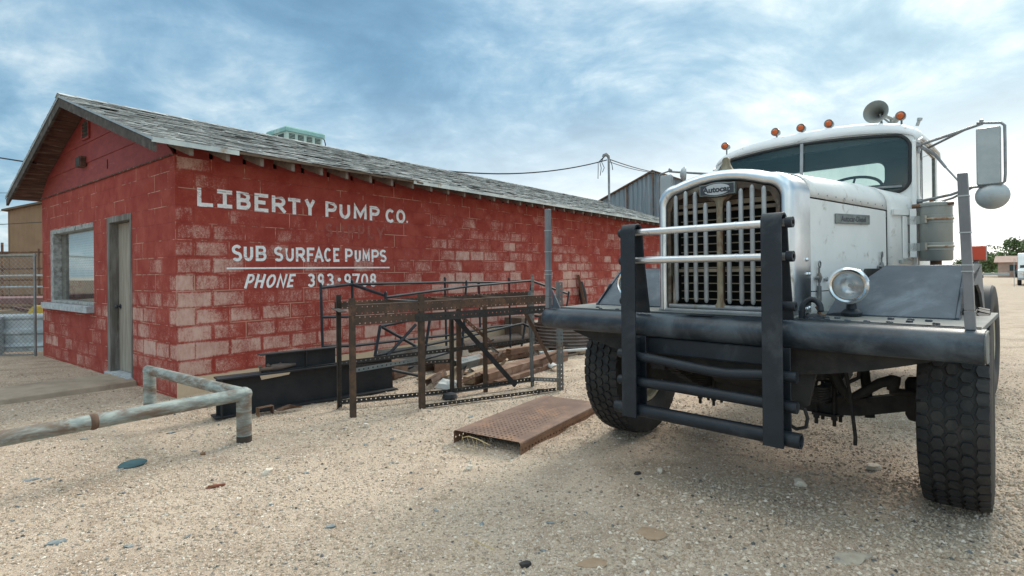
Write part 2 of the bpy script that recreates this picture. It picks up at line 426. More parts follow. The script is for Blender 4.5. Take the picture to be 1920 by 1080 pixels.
worn('wire_black', (0.02, 0.02, 0.022), (0.03, 0.03, 0.03), None, 5, rough=0.7)
worn('maroon', (0.16, 0.075, 0.07), (0.21, 0.10, 0.09), None, 4, rough=0.6)
worn('yellow_paint', (0.62, 0.42, 0.06), (0.68, 0.47, 0.09), (0.35, 0.24, 0.08), 5, 4, 0.64, 0.6)
worn('rough_stone', (0.34, 0.29, 0.23), (0.43, 0.37, 0.30), (0.2, 0.19, 0.17), 20, 14, 0.6, 0.9, 0, 0.5, 60)
worn('stone_pale', (0.58, 0.51, 0.42), (0.68, 0.61, 0.52), None, 20, rough=0.9, bump=0.4, bscale=80)
worn('slate', (0.13, 0.155, 0.165), (0.20, 0.225, 0.235), (0.28, 0.29, 0.28), 12, 9, 0.62, 0.7, 0, 0.4, 80)
worn('dark_stone', (0.035, 0.032, 0.032), (0.06, 0.055, 0.052), None, 14, rough=0.8, bump=0.4, bscale=80)
worn('brown_stone', (0.30, 0.205, 0.135), (0.36, 0.255, 0.175), None, 10, rough=0.95, bump=0.4, bscale=120)
worn('teal_disc', (0.030, 0.070, 0.085), (0.05, 0.10, 0.115), None, 9, rough=0.7)
worn('brick_red', (0.17, 0.065, 0.04), (0.22, 0.085, 0.055), None, 10, rough=0.9)
worn('straw', (0.42, 0.31, 0.16), (0.50, 0.38, 0.21), None, 10, rough=0.9)
worn('bark', (0.09, 0.07, 0.05), (0.14, 0.11, 0.08), None, 10, rough=0.95)
plain('flag_orange', (0.75, 0.13, 0.04), 0.6)
worn('far_wall', (0.40, 0.27, 0.22), (0.46, 0.32, 0.26), None, 2, rough=0.8)
worn('far_roof', (0.28, 0.18, 0.15), (0.33, 0.22, 0.18), None, 2, rough=0.8)
M = MATS


def vcol_mat(name, tones, rough=0.9, bump=0.3, bscale=90, scale=9):
    """tone picked per face island from the colour attribute 'tone'"""
    m, t = newmat(name)
    a = t.n('ShaderNodeAttribute', dict(attribute_name='tone')).outputs['Fac']
    o = t.n('ShaderNodeTexCoord').outputs['Object']
    rp = t.n('ShaderNodeValToRGB')
    e = rp.color_ramp.elements
    e[0].position, e[0].color = tones[0][0], (*tones[0][1], 1)
    e[1].position, e[1].color = tones[-1][0], (*tones[-1][1], 1)
    for p, c in tones[1:-1]:
        x = e.new(p)
        x.color = (*c, 1)
    t.link(a, rp.inputs[0])
    k = t.ramp(t.noise(o, scale, 5, 0.65), 0.3, 0.7, 0.75, 1.2)
    col = t.mix(1.0, rp.outputs[0], t.comb(k, k, k), 'MULTIPLY')
    surf(t, col, rough, 0.0, t.bump(t.noise(o, bscale, 4, 0.6), bump, 0.004))
    return m


vcol_mat('shingle', [(0, (0.11, 0.11, 0.105)), (0.35, (0.27, 0.275, 0.27)), (0.7, (0.47, 0.475, 0.465)), (1, (0.64, 0.65, 0.635))], 0.95, 0.5, 60, 14)
vcol_mat('pebble', [(0, (0.07, 0.065, 0.06)), (0.02, (0.16, 0.165, 0.165)), (0.04, (0.34, 0.25, 0.175)), (0.5, (0.48, 0.385, 0.30)), (0.92, (0.57, 0.475, 0.385)), (1, (0.69, 0.62, 0.54))], 0.9, 0.3, 120, 30)
vcol_mat('leaf', [(0, (0.06, 0.09, 0.035)), (0.5, (0.12, 0.17, 0.07)), (1, (0.19, 0.25, 0.11))], 0.7, 0.0, 10, 2)


def ground_mat():
    m, t = newmat('sandy_gravel')
    o = t.n('ShaderNodeTexCoord').outputs['Object']
    a = t.noise(o, 0.35, 5, 0.6, 0.4)
    b = t.noise(t.mapping(o, (1, 1, 1), (5, 3, 0)), 2.2, 7, 0.68, 0.4)
    col = t.mix(t.ramp(a, 0.35, 0.65), (0.44, 0.340, 0.258), (0.53, 0.420, 0.325))
    col = t.mix(t.math('MULTIPLY', t.ramp(b, 0.47, 0.70), 0.85), col, (0.27, 0.195, 0.142))
    # wheel and foot scuffs: long faint darker smears
    sc_ = t.noise(t.mapping(o, (0.55, 1.9, 1), (2, 9, 0)), 1.15, 6, 0.62, 1.2)
    col = t.mix(t.math('MULTIPLY', t.ramp(sc_, 0.54, 0.66), 0.55), col, (0.225, 0.165, 0.118))
    # grit: two sizes of small stones
    hs = None
    for sc, amt, pos in ((34, 0.9, 0.62), (70, 0.9, 0.40), (150, 0.75, 0.30)):
        vo = t.n('ShaderNodeTexVoronoi', dict(feature='F1'), Vector=o, Scale=sc, Randomness=1.0)
        cr, cg, cb = t.sep(vo.outputs['Color'])
        on = t.math('MULTIPLY', t.ramp(vo.outputs['Distance'], 0.46, 0.30), t.math('GREATER_THAN', cr, pos))
        tone = t.n('ShaderNodeValToRGB')
        e = tone.color_ramp.elements
        e[0].position, e[0].color = 0.0, (0.10, 0.095, 0.09, 1)
        e[1].position, e[1].color = 1.0, (0.80, 0.72, 0.63, 1)
        for p_, c_ in ((0.06, (0.17, 0.165, 0.16, 1)), (0.10, (0.34, 0.26, 0.195, 1)), (0.6, (0.56, 0.45, 0.35, 1))):
            x = e.new(p_)
            x.color = c_
        t.link(cg, tone.inputs[0])
        col = t.mix(t.math('MULTIPLY', on, amt), col, tone.outputs[0])
        hh = t.math('MULTIPLY', on, 1.0 / sc)
        hs = hh if hs is None else t.math('ADD', hs, hh)
    far = t.ramp(t.vmath('LENGTH', o), 14, 60)
    col = t.mix(far, col, (0.44, 0.350, 0.270))
    hs = t.math('ADD', t.math('MULTIPLY', hs, 26.0), t.math('ADD', t.math('MULTIPLY', b, 0.5), t.math('MULTIPLY', t.noise(o, 160, 4, 0.7), 0.25)))
    surf(t, col, 0.95, 0.0, t.bump(hs, 0.8, 0.02))


ground_mat()

# ------------------------------------------------------------------ mesh helpers
def frame(d, up=V((0, 0, 1))):
    d = d.normalized()
    if abs(d.dot(up)) > 0.98:
        up = V((0, 1, 0)) if abs(d.y) < 0.9 else V((1, 0, 0))
    s = d.cross(up).normalized()
    return s, s.cross(d).normalized()


class MB:
    def __init__(s):
        s.v, s.f, s.uv, s.att = [], [], [], {}

    def add(s, vs, fs, uvs=None):
        o = len(s.v)
        s.v += [V(p) for p in vs]
        for i, f in enumerate(fs):
            s.f.append([o + k for k in f])
            s.uv.append(uvs[i] if uvs else None)
        return s

    BOXF = [(0, 3, 2, 1), (4, 5, 6, 7), (0, 1, 5, 4), (1, 2, 6, 5), (2, 3, 7, 6), (3, 0, 4, 7)]

    def box(s, x0, x1, y0, y1, z0, z1, rot=None, piv=None):
        vs = [V((x, y, z)) for z in (z0, z1) for x, y in ((x0, y0), (x1, y0), (x1, y1), (x0, y1))]
        if rot is not None:
            piv = V(piv) if piv else V(((x0 + x1) / 2, (y0 + y1) / 2, (z0 + z1) / 2))
            vs = [piv + rot @ (p - piv) for p in vs]
        return s.add(vs, s.BOXF)

    def bar(s, a, b, wd, h, up=(0, 0, 1), off=(0, 0)):
        """straight bar; wd across (side), h along up; broad faces carry metric UVs"""
        a, b = V(a), V(b)
        sd, u = frame(b - a, V(up))
        L = (b - a).length
        vs = []
        for p in (a, b):
            for i, j in ((-1, -1), (1, -1), (1, 1), (-1, 1)):
                vs.append(p + sd * (i * wd / 2 + off[0]) + u * (j * h / 2 + off[1]))
        fs = [(0, 1, 2, 3), (7, 6, 5, 4), (0, 4, 5, 1), (1, 5, 6, 2), (2, 6, 7, 3), (3, 7, 4, 0)]
        w2, h2 = wd / 2, h / 2
        far = 0.4
        uv = [[(0, far)] * 4, [(0, far)] * 4,
              [(0, -w2), (L, -w2), (L, w2), (0, w2)], [(0, -h2), (L, -h2), (L, h2), (0, h2)],
              [(0, w2), (L, w2), (L, -w2), (0, -w2)], [(0, h2), (L, h2), (L, -h2), (0, -h2)]]
        if wd < h:      # no holes in the thin edges
            uv[2] = uv[4] = [(0, far)] * 4
        else:
            uv[3] = uv[5] = [(0, far)] * 4
        return s.add(vs, fs, uv)

    def angle(s, a, b, wd, n1, n2, t=0.005):
        """L section: flanges run from the corner line a-b along n1 and n2"""
        a, b, n1, n2 = V(a), V(b), V(n1).normalized(), V(n2).normalized()
        d = (b - a).normalized()
        for p, q in ((n1, n2), (n2, n1)):
            p = (p - d * p.dot(d)).normalized()
            lead = t if p is not None and (p - n2).length < 1e-4 else 0
            c = p * (wd / 2 + lead / 2)
            sd, u = frame(b - a, p)
            s.bar(a + c, b + c, t, wd - lead, up=p)
        return s

    def tube(s, pts, r, n=10, cap=True, closed=False):
        pts = [V(p) for p in pts]
        m = len(pts)
        rs = r if isinstance(r, (list, tuple)) else [r] * m
        rings, prev = [], None
        for i, p in enumerate(pts):
            if closed:
                d = (pts[(i + 1) % m] - pts[i - 1])
            else:
                d = (pts[min(i + 1, m - 1)] - pts[max(i - 1, 0)])
            if prev is None:
                sd, u = frame(d)
            else:
                u = prev - d.normalized() * prev.dot(d.normalized())
                u.normalize()
                sd = d.normalized().cross(u)
            prev = u
            rings.append([p + (sd * math.cos(2 * math.pi * k / n) + u * math.sin(2 * math.pi * k / n)) * rs[i] for k in range(n)])
        vs = [q for g in rings for q in g]
        fs = []
        for i in range(m if closed else m - 1):
            j = (i + 1) % m
            for k in range(n):
                l = (k + 1) % n
                fs.append((i * n + k, i * n + l, j * n + l, j * n + k))
        if cap and not closed:
            fs.append(tuple(range(n))[::-1])
            fs.append(tuple((m - 1) * n + k for k in range(n)))
        return s.add(vs, fs)

    def lathe(s, prof, o=(0, 0, 0), axis=(0, 0, 1), n=24, up=None):
        """prof: (radius, height along axis); radius 0 closes"""
        o, ax = V(o), V(axis).normalized()
        sd, u = frame(ax, V(up) if up else V((0, 0, 1)))
        vs, rows = [], []
        for r, h in prof:
            if r < 1e-6:
                rows.append([len(vs)])
                vs.append(o + ax * h)
            else:
                rows.append(list(range(len(vs), len(vs) + n)))
                vs += [o + ax * h + (sd * math.cos(2 * math.pi * k / n) + u * math.sin(2 * math.pi * k / n)) * r for k in range(n)]
        fs = []
        for a, b in zip(rows, rows[1:]):
            if len(a) == 1 and len(b) == 1:
                continue
            for k in range(n):
                l = (k + 1) % n
                if len(a) == 1:
                    fs.append((a[0], b[l], b[k]))
                elif len(b) == 1:
                    fs.append((a[k], a[l], b[0]))
                else:
                    fs.append((a[k], a[l], b[l], b[k]))
        return s.add(vs, fs)

    def loft(s, loops, closed=True, cap=True):
        n = len(loops[0])
        vs = [p for l in loops for p in l]
        fs = []
        for i in range(len(loops) - 1):
            for k in range(n if closed else n - 1):
                l = (k + 1) % n
                fs.append((i * n + k, i * n + l, (i + 1) * n + l, (i + 1) * n + k))
        if cap:
            fs.append(tuple(range(n))[::-1])
            fs.append(tuple((len(loops) - 1) * n + k for k in range(n)))
        return s.add(vs, fs)

    def prism(s, poly, fn, d0, d1):
        """extrude a 2D outline; fn(a, b, d) -> point"""
        return s.loft([[V(fn(a, b, d0)) for a, b in poly], [V(fn(a, b, d1)) for a, b in poly]])

    def ring(s, outer, inner, fn, d0, d1):
        """plate with a hole: outer and inner outlines have equal counts"""
        n = len(outer)
        lo = [[V(fn(a, b, d)) for a, b in o] for o, d in ((outer, d0), (outer, d1), (inner, d1), (inner, d0))]
        vs = [p for l in lo for p in l]
        fs = []
        for i in range(4):
            j = (i + 1) % 4
            for k in range(n):
                l = (k + 1) % n
                fs.append((i * n + k, i * n + l, j * n + l, j * n + k))
        return s.add(vs, fs)

    def build(s, name, mat, parent=None, smooth=40, bevel=0.0, seg=2, recalc=True):
        me = bpy.data.meshes.new(name)
        me.from_pydata([tuple(p) for p in s.v], [], s.f)
        if any(s.uv):
            l = me.uv_layers.new(name='UVMap')
            i = 0
            for f, u in zip(s.f, s.uv):
                for k in range(len(f)):
                    l.data[i].uv = u[k] if u else (0, 0.4)
                    i += 1
        for an, vals in s.att.items():
            a = me.attributes.new(an, 'FLOAT', 'FACE')
            a.data.foreach_set('value', vals)
        if recalc:
            bm = bmesh.new()
            bm.from_mesh(me)
            bmesh.ops.recalc_face_normals(bm, faces=bm.faces)
            bm.to_mesh(me)
            bm.free()
        if smooth:
            me.polygons.foreach_set('use_smooth', [True] * len(me.polygons))
            me.set_sharp_from_angle(angle=R(smooth))
        me.materials.append(M[mat] if isinstance(mat, str) else mat)
        me.update()
        o = bpy.data.objects.new(name, me)
        COL.objects.link(o)
        if parent is not None:
            o.parent = parent
        if bevel:
            b = o.modifiers.new('bevel', 'BEVEL')
            b.width, b.segments, b.limit_method, b.angle_limit = bevel, seg, 'ANGLE', R(35)
        return o


def tag(o, label=None, cat=None, group=None, kind=None):
    for k, x in (('label', label), ('category', cat), ('group', group), ('kind', kind)):
        if x:
            o[k] = x
    return o


def thing(name, label, cat, loc=(0, 0, 0), rz=0.0, group=None):
    o = bpy.data.objects.new(name, None)
    o.empty_display_size = 0.2
    COL.objects.link(o)
    o.location = loc
    o.rotation_euler = (0, 0, rz)
    return tag(o, label, cat, group)


def rrect(cx, cz, hw, hh, r, n=6):
    pts = []
    for sx, sz, a0 in ((1, 1, 0), (-1, 1, 90), (-1, -1, 180), (1, -1, 270)):
        for k in range(n + 1):
            a = R(a0 + 90 * k / n)
            pts.append((cx + sx * (hw - r) + r * math.cos(a), cz + sz * (hh - r) + r * math.sin(a)))
    return pts


def clipx(poly, c, sign):
    out = []
    for (x0, z0), (x1, z1) in zip(poly, poly[1:] + poly[:1]):
        i0, i1 = sign * (x0 - c) >= 0, sign * (x1 - c) >= 0
        if i0:
            out.append((x0, z0))
        if i0 != i1:
            k = (c - x0) / (x1 - x0)
            out.append((c, z0 + k * (z1 - z0)))
    return out


def copy_tree(o, parent=None):
    c = o.copy()
    COL.objects.link(c)
    c.parent = parent
    for ch in [x for x in COL.objects if x.parent == o]:
        copy_tree(ch, c)
    return c


def text_mesh(txt, size, name, mat, parent, fn, bold=0.0, shear=0.0, space=1.0, xscale=1.0):
    cu = bpy.data.curves.new(name, 'FONT')
    cu.body, cu.size, cu.align_x, cu.align_y = txt, size, 'CENTER', 'CENTER'
    cu.offset, cu.shear, cu.space_character = bold, shear, space
    tmp = bpy.data.objects.new(name, cu)
    me = bpy.data.meshes.new_from_object(tmp)
    for v in me.vertices:
        v.co = fn(v.co.x * xscale, v.co.y)
    bpy.data.objects.remove(tmp)
    bpy.data.curves.remove(cu)
    me.name = name
    me.materials.clear()
    me.materials.append(M[mat])
    o = bpy.data.objects.new(name, me)
    COL.objects.link(o)
    o.parent = parent
    return o


# ------------------------------------------------------------------ ground, sky-lit yard
SHOP = V((-3.9069, 6.3677, 0))
SHOP_RZ = R(90 - 37.8134)
SU = V((math.cos(SHOP_RZ), math.sin(SHOP_RZ), 0))
SV = V((-SU.y, SU.x, 0))
TRK = V((1.868, 4.065, 0))
TRK_RZ = R(-45.36)


def shop(x, y, z=0.0):
    return SHOP + SU * x + SV * y + V((0, 0, z))


BANKS = [(-2.242, 4.559, .22, .035), (-1.55, 5.35, .12, .02), (-.94, 5.66, .12, .02), (.57, 6.45, .14, .025), (-1.80, 5.76, .14, .02), (.26, 7.03, .14, .02), (2.62, 3.34, .34, .030), (1.02, 4.86, .36, .030)]
BANKS += [(.06 + .75 * k / 9 + .03, 4.20 + 1.42 * k / 9, .15 + .05 * (k % 3), .008 + .008 * ((k * 7) % 3)) for k in range(10)]
BANKS += [(-2.75 + 1.5 * k / 8, 5.45 + 1.15 * k / 8, .22, .02 + .01 * (k % 2)) for k in range(9)]


def gz(x, y):
    """height of the trodden sand"""
    d = math.hypot(x, y)
    if d > 30:
        return 0.0
    k = max(0.0, min(1.0, (30 - d) / 12))
    n = noise.noise(V((x * 0.5, y * 0.5, 1.3))) * 0.020 + noise.noise(V((x * 1.6, y * 1.6, 4.1))) * 0.012 + noise.noise(V((x * 5.0, y * 5.0, 7.7))) * 0.005
    z = (n - 0.012) * k
    # sand banked against the things standing in it
    for bx, by, br, bh in BANKS:
        d2_ = (x - bx) ** 2 + (y - by) ** 2
        if d2_ < br * br:
            z += bh * (1 - d2_ / (br * br)) ** 2
    return z


def build_ground():
    def axis(lo, hi, st):
        a = []
        x = lo
        while x <= hi:
            a.append(x)
            x += st
        s_, x = st, hi
        up = []
        while x < 4000:
            s_ *= 1.22
            x += s_
            up.append(x)
        s_, x = st, lo
        dn = []
        while x > -4000:
            s_ *= 1.22
            x -= s_
            dn.append(x)
        return dn[::-1] + a + up
    xs, ys = axis(-6.5, 5.5, 0.06), axis(1.2, 11.0, 0.06)
    nx = len(xs)
    vs = [(x, y, gz(x, y)) for y in ys for x in xs]
    fs = [(j * nx + i, j * nx + i + 1, (j + 1) * nx + i + 1, (j + 1) * nx + i) for j in range(len(ys) - 1) for i in range(nx - 1)]
    me = bpy.data.meshes.new('ground')
    me.from_pydata(vs, [], fs)
    me.polygons.foreach_set('use_smooth', [True] * len(me.polygons))
    me.materials.append(M['sandy_gravel'])
    o = bpy.data.objects.new('ground', me)
    COL.objects.link(o)
    tag(o, kind='structure')


build_ground()

# ------------------------------------------------------------------ the red pump shop
LW, GW, WH = 15.2, 5.85, 2.82         # long wall, gable wall, wall height
B = thing('block_building', 'long red painted block building with peeling paint and a grey shingle roof', 'building', SHOP, SHOP_RZ)
wm = MB()
lng = []


def wall_piece(x0, x1, y0, y1, z0, z1):
    vs = [V((x, y, z)) for z in (z0, z1) for x, y in ((x0, y0), (x1, y0), (x1, y1), (x0, y1))]
    uvs = []
    for f in MB.BOXF:
        p = [vs[k] for k in f]
        n = (p[1] - p[0]).cross(p[2] - p[1])
        if abs(n.x) > abs(n.y):
            uvs.append([(q.y, q.z) for q in p])
        else:
            uvs.append([(q.x, q.z) for q in p])
        lng.append(1.0 if abs(n.y) >= abs(n.x) else 0.0)
    wm.add(vs, MB.BOXF, uvs)


T = 0.2
wall_piece(0, LW, 0, T, -0.1, WH)                       # long wall
wall_piece(0, LW, GW - T, GW, -0.1, WH)
wall_piece(LW - T, LW, T, GW - T, -0.1, WH)
D0, D1, DZ0, DZ1 = 1.385, 2.335, 0.06, 2.243            # door opening
W0, W1, WZ0, WZ1 = 2.955, 5.29, 0.968, 2.222            # window opening
for a, b, c, d in ((T, D0, -0.1, WH), (D1, W0, -0.1, WH), (W1, GW - T, -0.1, WH), (D0, D1, -0.1, DZ0), (D0, D1, DZ1, WH), (W0, W1, -0.1, WZ0), (W0, W1, WZ1, WH)):
    wall_piece(0, T, a, b, c, d)
wm.att['long'] = lng
wm.build('wall', 'painted_block', B, smooth=0)

# gable boards above the siding line: three courses, each lapped a little proud of the next
RS = 0.335                                              # roof slope
RZ0 = 2.80                                              # underside of the roof at the eave line (y = -0.5)
YR = GW / 2


def roofz(y):
    return RZ0 + RS * (min(y, GW - y) + 0.5)


gm = MB()
lv = [WH, 3.13, 3.42, 3.99]
for i in range(3):
    za, zb = lv[i], lv[i + 1]
    def yin(z):
        return max(0.0, (z - RZ0) / RS - 0.5)
    ya, yb = max(yin(za - 0.02), 0.0), yin(min(zb, roofz(YR)) - 0.02)
    poly = [(ya, za), (GW - ya, za), (GW - yb, min(zb, roofz(YR) - 0.02)), (yb, min(zb, roofz(YR) - 0.02))]
    x0 = (-0.014, -0.026, -0.038)[i]
    gm.loft([[V((x, y, z)) for y, z in poly] for x in (x0, 0.02)])
gm.build('gable_board', 'red_board', B, smooth=0)
gm = MB().box(-0.022, -0.0145, 0.0, GW, WH - 0.012, WH + 0.006)
gm.build('gable_drip', 'soffit_wood', B, smooth=0)

vt = MB().ring(rrect(3.08, 3.615, 0.165, 0.15, 0.005, 1), rrect(3.08, 3.615, 0.135, 0.12, 0.005, 1), lambda a, b, d: (d, a, b), -0.065, -0.02)
v_ = vt.build('gable_vent', 'red_board', B, smooth=0)
sl = MB()
for k in range(5):
    z = 3.51 + k * 0.05
    sl.bar((-0.052, 2.945, z), (-0.052, 3.215, z), 0.045, 0.006, up=(0.6, 0, 1))
sl.build('louvre', 'rake_wood', v_, smooth=0)
MB().box(-0.043, -0.0385, 2.945, 3.215, 3.495, 3.735).build('vent_backing', 'core_black', v_, smooth=0)
jb = MB().box(-0.10, -0.021, 3.17, 3.42, 3.08, 3.23)
j_ = jb.build('junction_box', 'soffit_wood', B, bevel=0.006)
MB().box(-0.106, -0.101, 3.19, 3.40, 3.09, 3.22).build('box_lid', 'bench_dark', j_, smooth=0)
MB().box(-0.0185, -0.0142, 2.245, 2.275, 2.93, 3.06).build('wall_slot', 'core_black', B, smooth=0)

# roof: deck, shingles, rake boards, drip edge, rafter tails
OVX, OVY = 0.40, 0.50
rm = MB()
for sgn in (0, 1):
    def pt(x, y, z):
        return V((x, y if not sgn else GW - y, z))
    lo, hi = [], []
    for x in (-OVX + 0.03, LW + 0.3):
        lo.append([pt(x, -OVY, RZ0 + 0.03), pt(x, YR, roofz(YR) + 0.03), pt(x, YR, roofz(YR) + 0.055), pt(x, -OVY, RZ0 + 0.055)])
    rm.loft(lo)
rm.build('roof', 'soffit_wood', B, smooth=0)

sm = MB()
tone = []
sl_len = math.hypot(YR + OVY, RS * (YR + OVY))
uy, uz = (YR + OVY) / sl_len, RS * (YR + OVY) / sl_len
rnd = random.Random(3)
nrow = 30
exp = sl_len / nrow
for side in (0, 1):
    for r in range(nrow + 1):
        s0 = r * exp - 0.012
        s1 = min(s0 + exp * 1.75, sl_len + 0.02)
        x = -OVX - 0.02 - rnd.random() * 0.25
        off = rnd.random()
        while x < LW + 0.3:
            wd = 0.13 + rnd.random() * 0.16
            if side == 1:
                wd *= 2.2
            xa, xb = max(x + 0.003, -OVX - 0.015), min(x + wd - 0.003, LW + 0.32)
            x += wd
            if xb - xa < 0.03:
                continue
            j = (rnd.random() - 0.5) * 0.03
            lift = 0.016 + rnd.random() * 0.012 + (0.02 * rnd.random() if rnd.random() < 0.12 else 0)
            sag = 0.012 * noise.noise(V((xa * 0.7, r * 0.3, 2.0)))
            th = 0.008
            ps = []
            for (xx, ss, hh) in ((xa, s0 + j, lift), (xb, s0 + j + (rnd.random() - 0.5) * 0.012, lift + (rnd.random() - 0.5) * 0.008), (xb, s1, 0.004), (xa, s1, 0.004)):
                y, z = -OVY + uy * ss, RZ0 + 0.058 + uz * ss + sag
                ps.append(V((xx, y - uz * hh, z + uy * hh)))
            lo = [p - V((0, -uz, uy)) * th for p in ps]
            if side:
                ps = [V((p.x, GW - p.y, p.z)) for p in ps]
                lo = [V((p.x, GW - p.y, p.z)) for p in lo]
            sm.add(lo + ps, MB.BOXF)
            tn = min(1, max(0, rnd.gauss(0.56, 0.17)))
            tone += [tn] * 6
sm.att['tone'] = tone
sm.build('shingles', 'shingle', B, smooth=0)
cp = MB()
k = 0
x = -OVX - 0.02
tone = []
while x < LW + 0.3:
    for sg in (1, -1):
        a, b = V((x, YR, roofz(YR) + 0.10)), V((x + 0.22, YR, roofz(YR) + 0.094))
        o = V((0, sg * 0.13, -0.13 * RS - 0.004))
        cp.add([a, b, b + o, a + o, a - V((0, 0, .008)), b - V((0, 0, .008)), b + o - V((0, 0, .008)), a + o - V((0, 0, .008))], MB.BOXF)
        tone += [rnd.gauss(0.5, 0.15)] * 6
    x += 0.2
cp.att['tone'] = tone
cp.build('ridge_cap', 'shingle', B, smooth=0)

for sg in (0, 1):
    rk = MB()
    f = (lambda y: y) if not sg else (lambda y: GW - y)
    poly = [(-OVY - 0.01, RZ0 - 0.085), (YR, roofz(YR) - 0.10), (YR, roofz(YR) + 0.028), (-OVY - 0.01, RZ0 + 0.026)]
    rk.loft([[V((xx, f(y), z)) for y, z in poly] for xx in (-OVX, -OVX + 0.035)])
    rk.build('rake_board', 'rake_wood', B, smooth=0)
    de = MB()
    poly = [(-OVY - 0.02, RZ0 + 0.030), (YR, roofz(YR) + 0.030), (YR, roofz(YR) + 0.066), (-OVY - 0.02, RZ0 + 0.066)]
    de.loft([[V((xx, f(y), z)) for y, z in poly] for xx in (-OVX - 0.012, -OVX - 0.002)])
    de.build('rake_flashing', 'mirror_grey', B, smooth=0)
for xa, xb in ((-OVX - 0.01, 0.50), (3.22, LW + 0.3)):
    MB().box(xa, xb, -OVY - 0.016, -OVY - 0.004, RZ0 + 0.012, RZ0 + 0.068).build('drip_edge', 'drip_metal', B, smooth=0)
ft = MB()
x = 0.50
rr = random.Random(11)
while x < 3.2:
    ft.bar((x, -OVY - 0.008, RZ0 + 0.045), (x + 0.27, -OVY - 0.008 + rr.uniform(-.006, .006), RZ0 + 0.045 + rr.uniform(-.008, .008)), 0.012, 0.03)
    x += 0.265
ft.build('roof_edge', 'roof_brown', B, smooth=0)
tm = MB()
tm.loft([[V((xx, -0.45, RZ0 - 0.062)), V((xx, 0.12, RZ0 + 0.13)), V((xx, 0.12, RZ0 + 0.235)), V((xx, -0.45, RZ0 + 0.039))] for xx in (-0.022, 0.022)])
raf0 = tm.build('rafter_tail', 'rafter_wood', B, smooth=0)
raf0.location.x = 0.0
for i in range(1, 38):
    o = raf0.copy()
    COL.objects.link(o)
    o.location = (i * 0.4064, 0, rr.uniform(-0.004, 0.004))
    o.rotation_euler = (0, 0, rr.uniform(-0.02, 0.02))
blk = MB()
for i in range(37):
    blk.box(i * 0.4064 + 0.026, (i + 1) * 0.4064 - 0.026, -0.004, 0.03, WH - 0.02, roofz(0.0) + 0.025)
blk.build('eave_blocking', 'red_board', B, smooth=0)

# door and window in the gable
df = MB()
for a, b, c, d in ((D1 - 0.10, D1 + 0.0, DZ0, DZ1), (D0 - 0.0, D0 + 0.05, DZ0, DZ1 - 0.085), (D0, D1 - 0.10, DZ1 - 0.085, DZ1)):
    df.box(-0.012, 0.16, a, b, c, d)
fr = df.build('door_frame', 'grey_wood', B, smooth=0, bevel=0.004)
dr = MB().box(0.10, 0.145, D0 + 0.052, D1 - 0.102, DZ0 + 0.012, DZ1 - 0.09)
door = dr.build('door', 'door_wood', B, smooth=0, bevel=0.004)
kn = MB().lathe([(0, -0.075), (0.022, -0.072), (0.030, -0.055), (0.022, -0.036), (0.010, -0.030), (0.010, -0.006), (0.034, -0.005), (0.034, 0.0), (0, 0.0)], (0.098, D1 - 0.17, 0.98), (1, 0, 0), 16)
kn.build('door_knob', 'badge_dark', door)
MB().box(-0.06, 0.16, D0, D1, DZ0 - 0.03, DZ0 + 0.008).build('threshold', 'sill_stone', B, smooth=0, bevel=0.004)

wf = MB()
for a, b, c, d in ((W1 - 0.17, W1, WZ0, WZ1), (W0, W0 + 0.035, WZ0, WZ1), (W0 + 0.035, W1 - 0.17, WZ1 - 0.075, WZ1), (W0 + 0.035, W1 - 0.17, WZ0, WZ0 + 0.045)):
    wf.box(0.02 if a == W0 else -0.006, 0.16, a, b, c, d)
win = wf.build('window', 'window_wood', B, smooth=0, bevel=0.005)
MB().add([V((0.105, a, b)) for a, b in ((W0 + 0.036, WZ0 + 0.046), (W1 - 0.171, WZ0 + 0.046), (W1 - 0.171, WZ1 - 0.076), (W0 + 0.036, WZ1 - 0.076))], [(0, 1, 2, 3)]).build('pane', 'house_glass', win, smooth=0)
MB().box(0.112, 0.15, W1 - 0.42, W1 - 0.172, WZ0 + 0.046, WZ1 - 0.076).build('sash', 'dull_sheet', win, smooth=0)
MB().box(-0.10, 0.02, W0 - 0.0, W1 + 0.22, WZ0 - 0.105, WZ0 - 0.003).build('sill', 'sill_stone', B, smooth=0, bevel=0.006)
bl = MB()
for k in range(20):
    bl.box(0.150, 0.154, W0 + 0.05, W1 - 0.43, WZ1 - 0.115 - k * 0.040, WZ1 - 0.115 - k * 0.040 + 0.0375)
bl.build('blind', 'blind_slat', win, smooth=0)
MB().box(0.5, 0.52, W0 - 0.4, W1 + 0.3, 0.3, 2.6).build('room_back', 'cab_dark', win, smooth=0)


# ------------------------------------------------------------------ hand-painted sign
def arc(cx, cy, rx, ry, a0, a1, n=10):
    return [(cx + rx * math.cos(R(a0 + (a1 - a0) * k / n)), cy + ry * math.sin(R(a0 + (a1 - a0) * k / n))) for k in range(n + 1)]


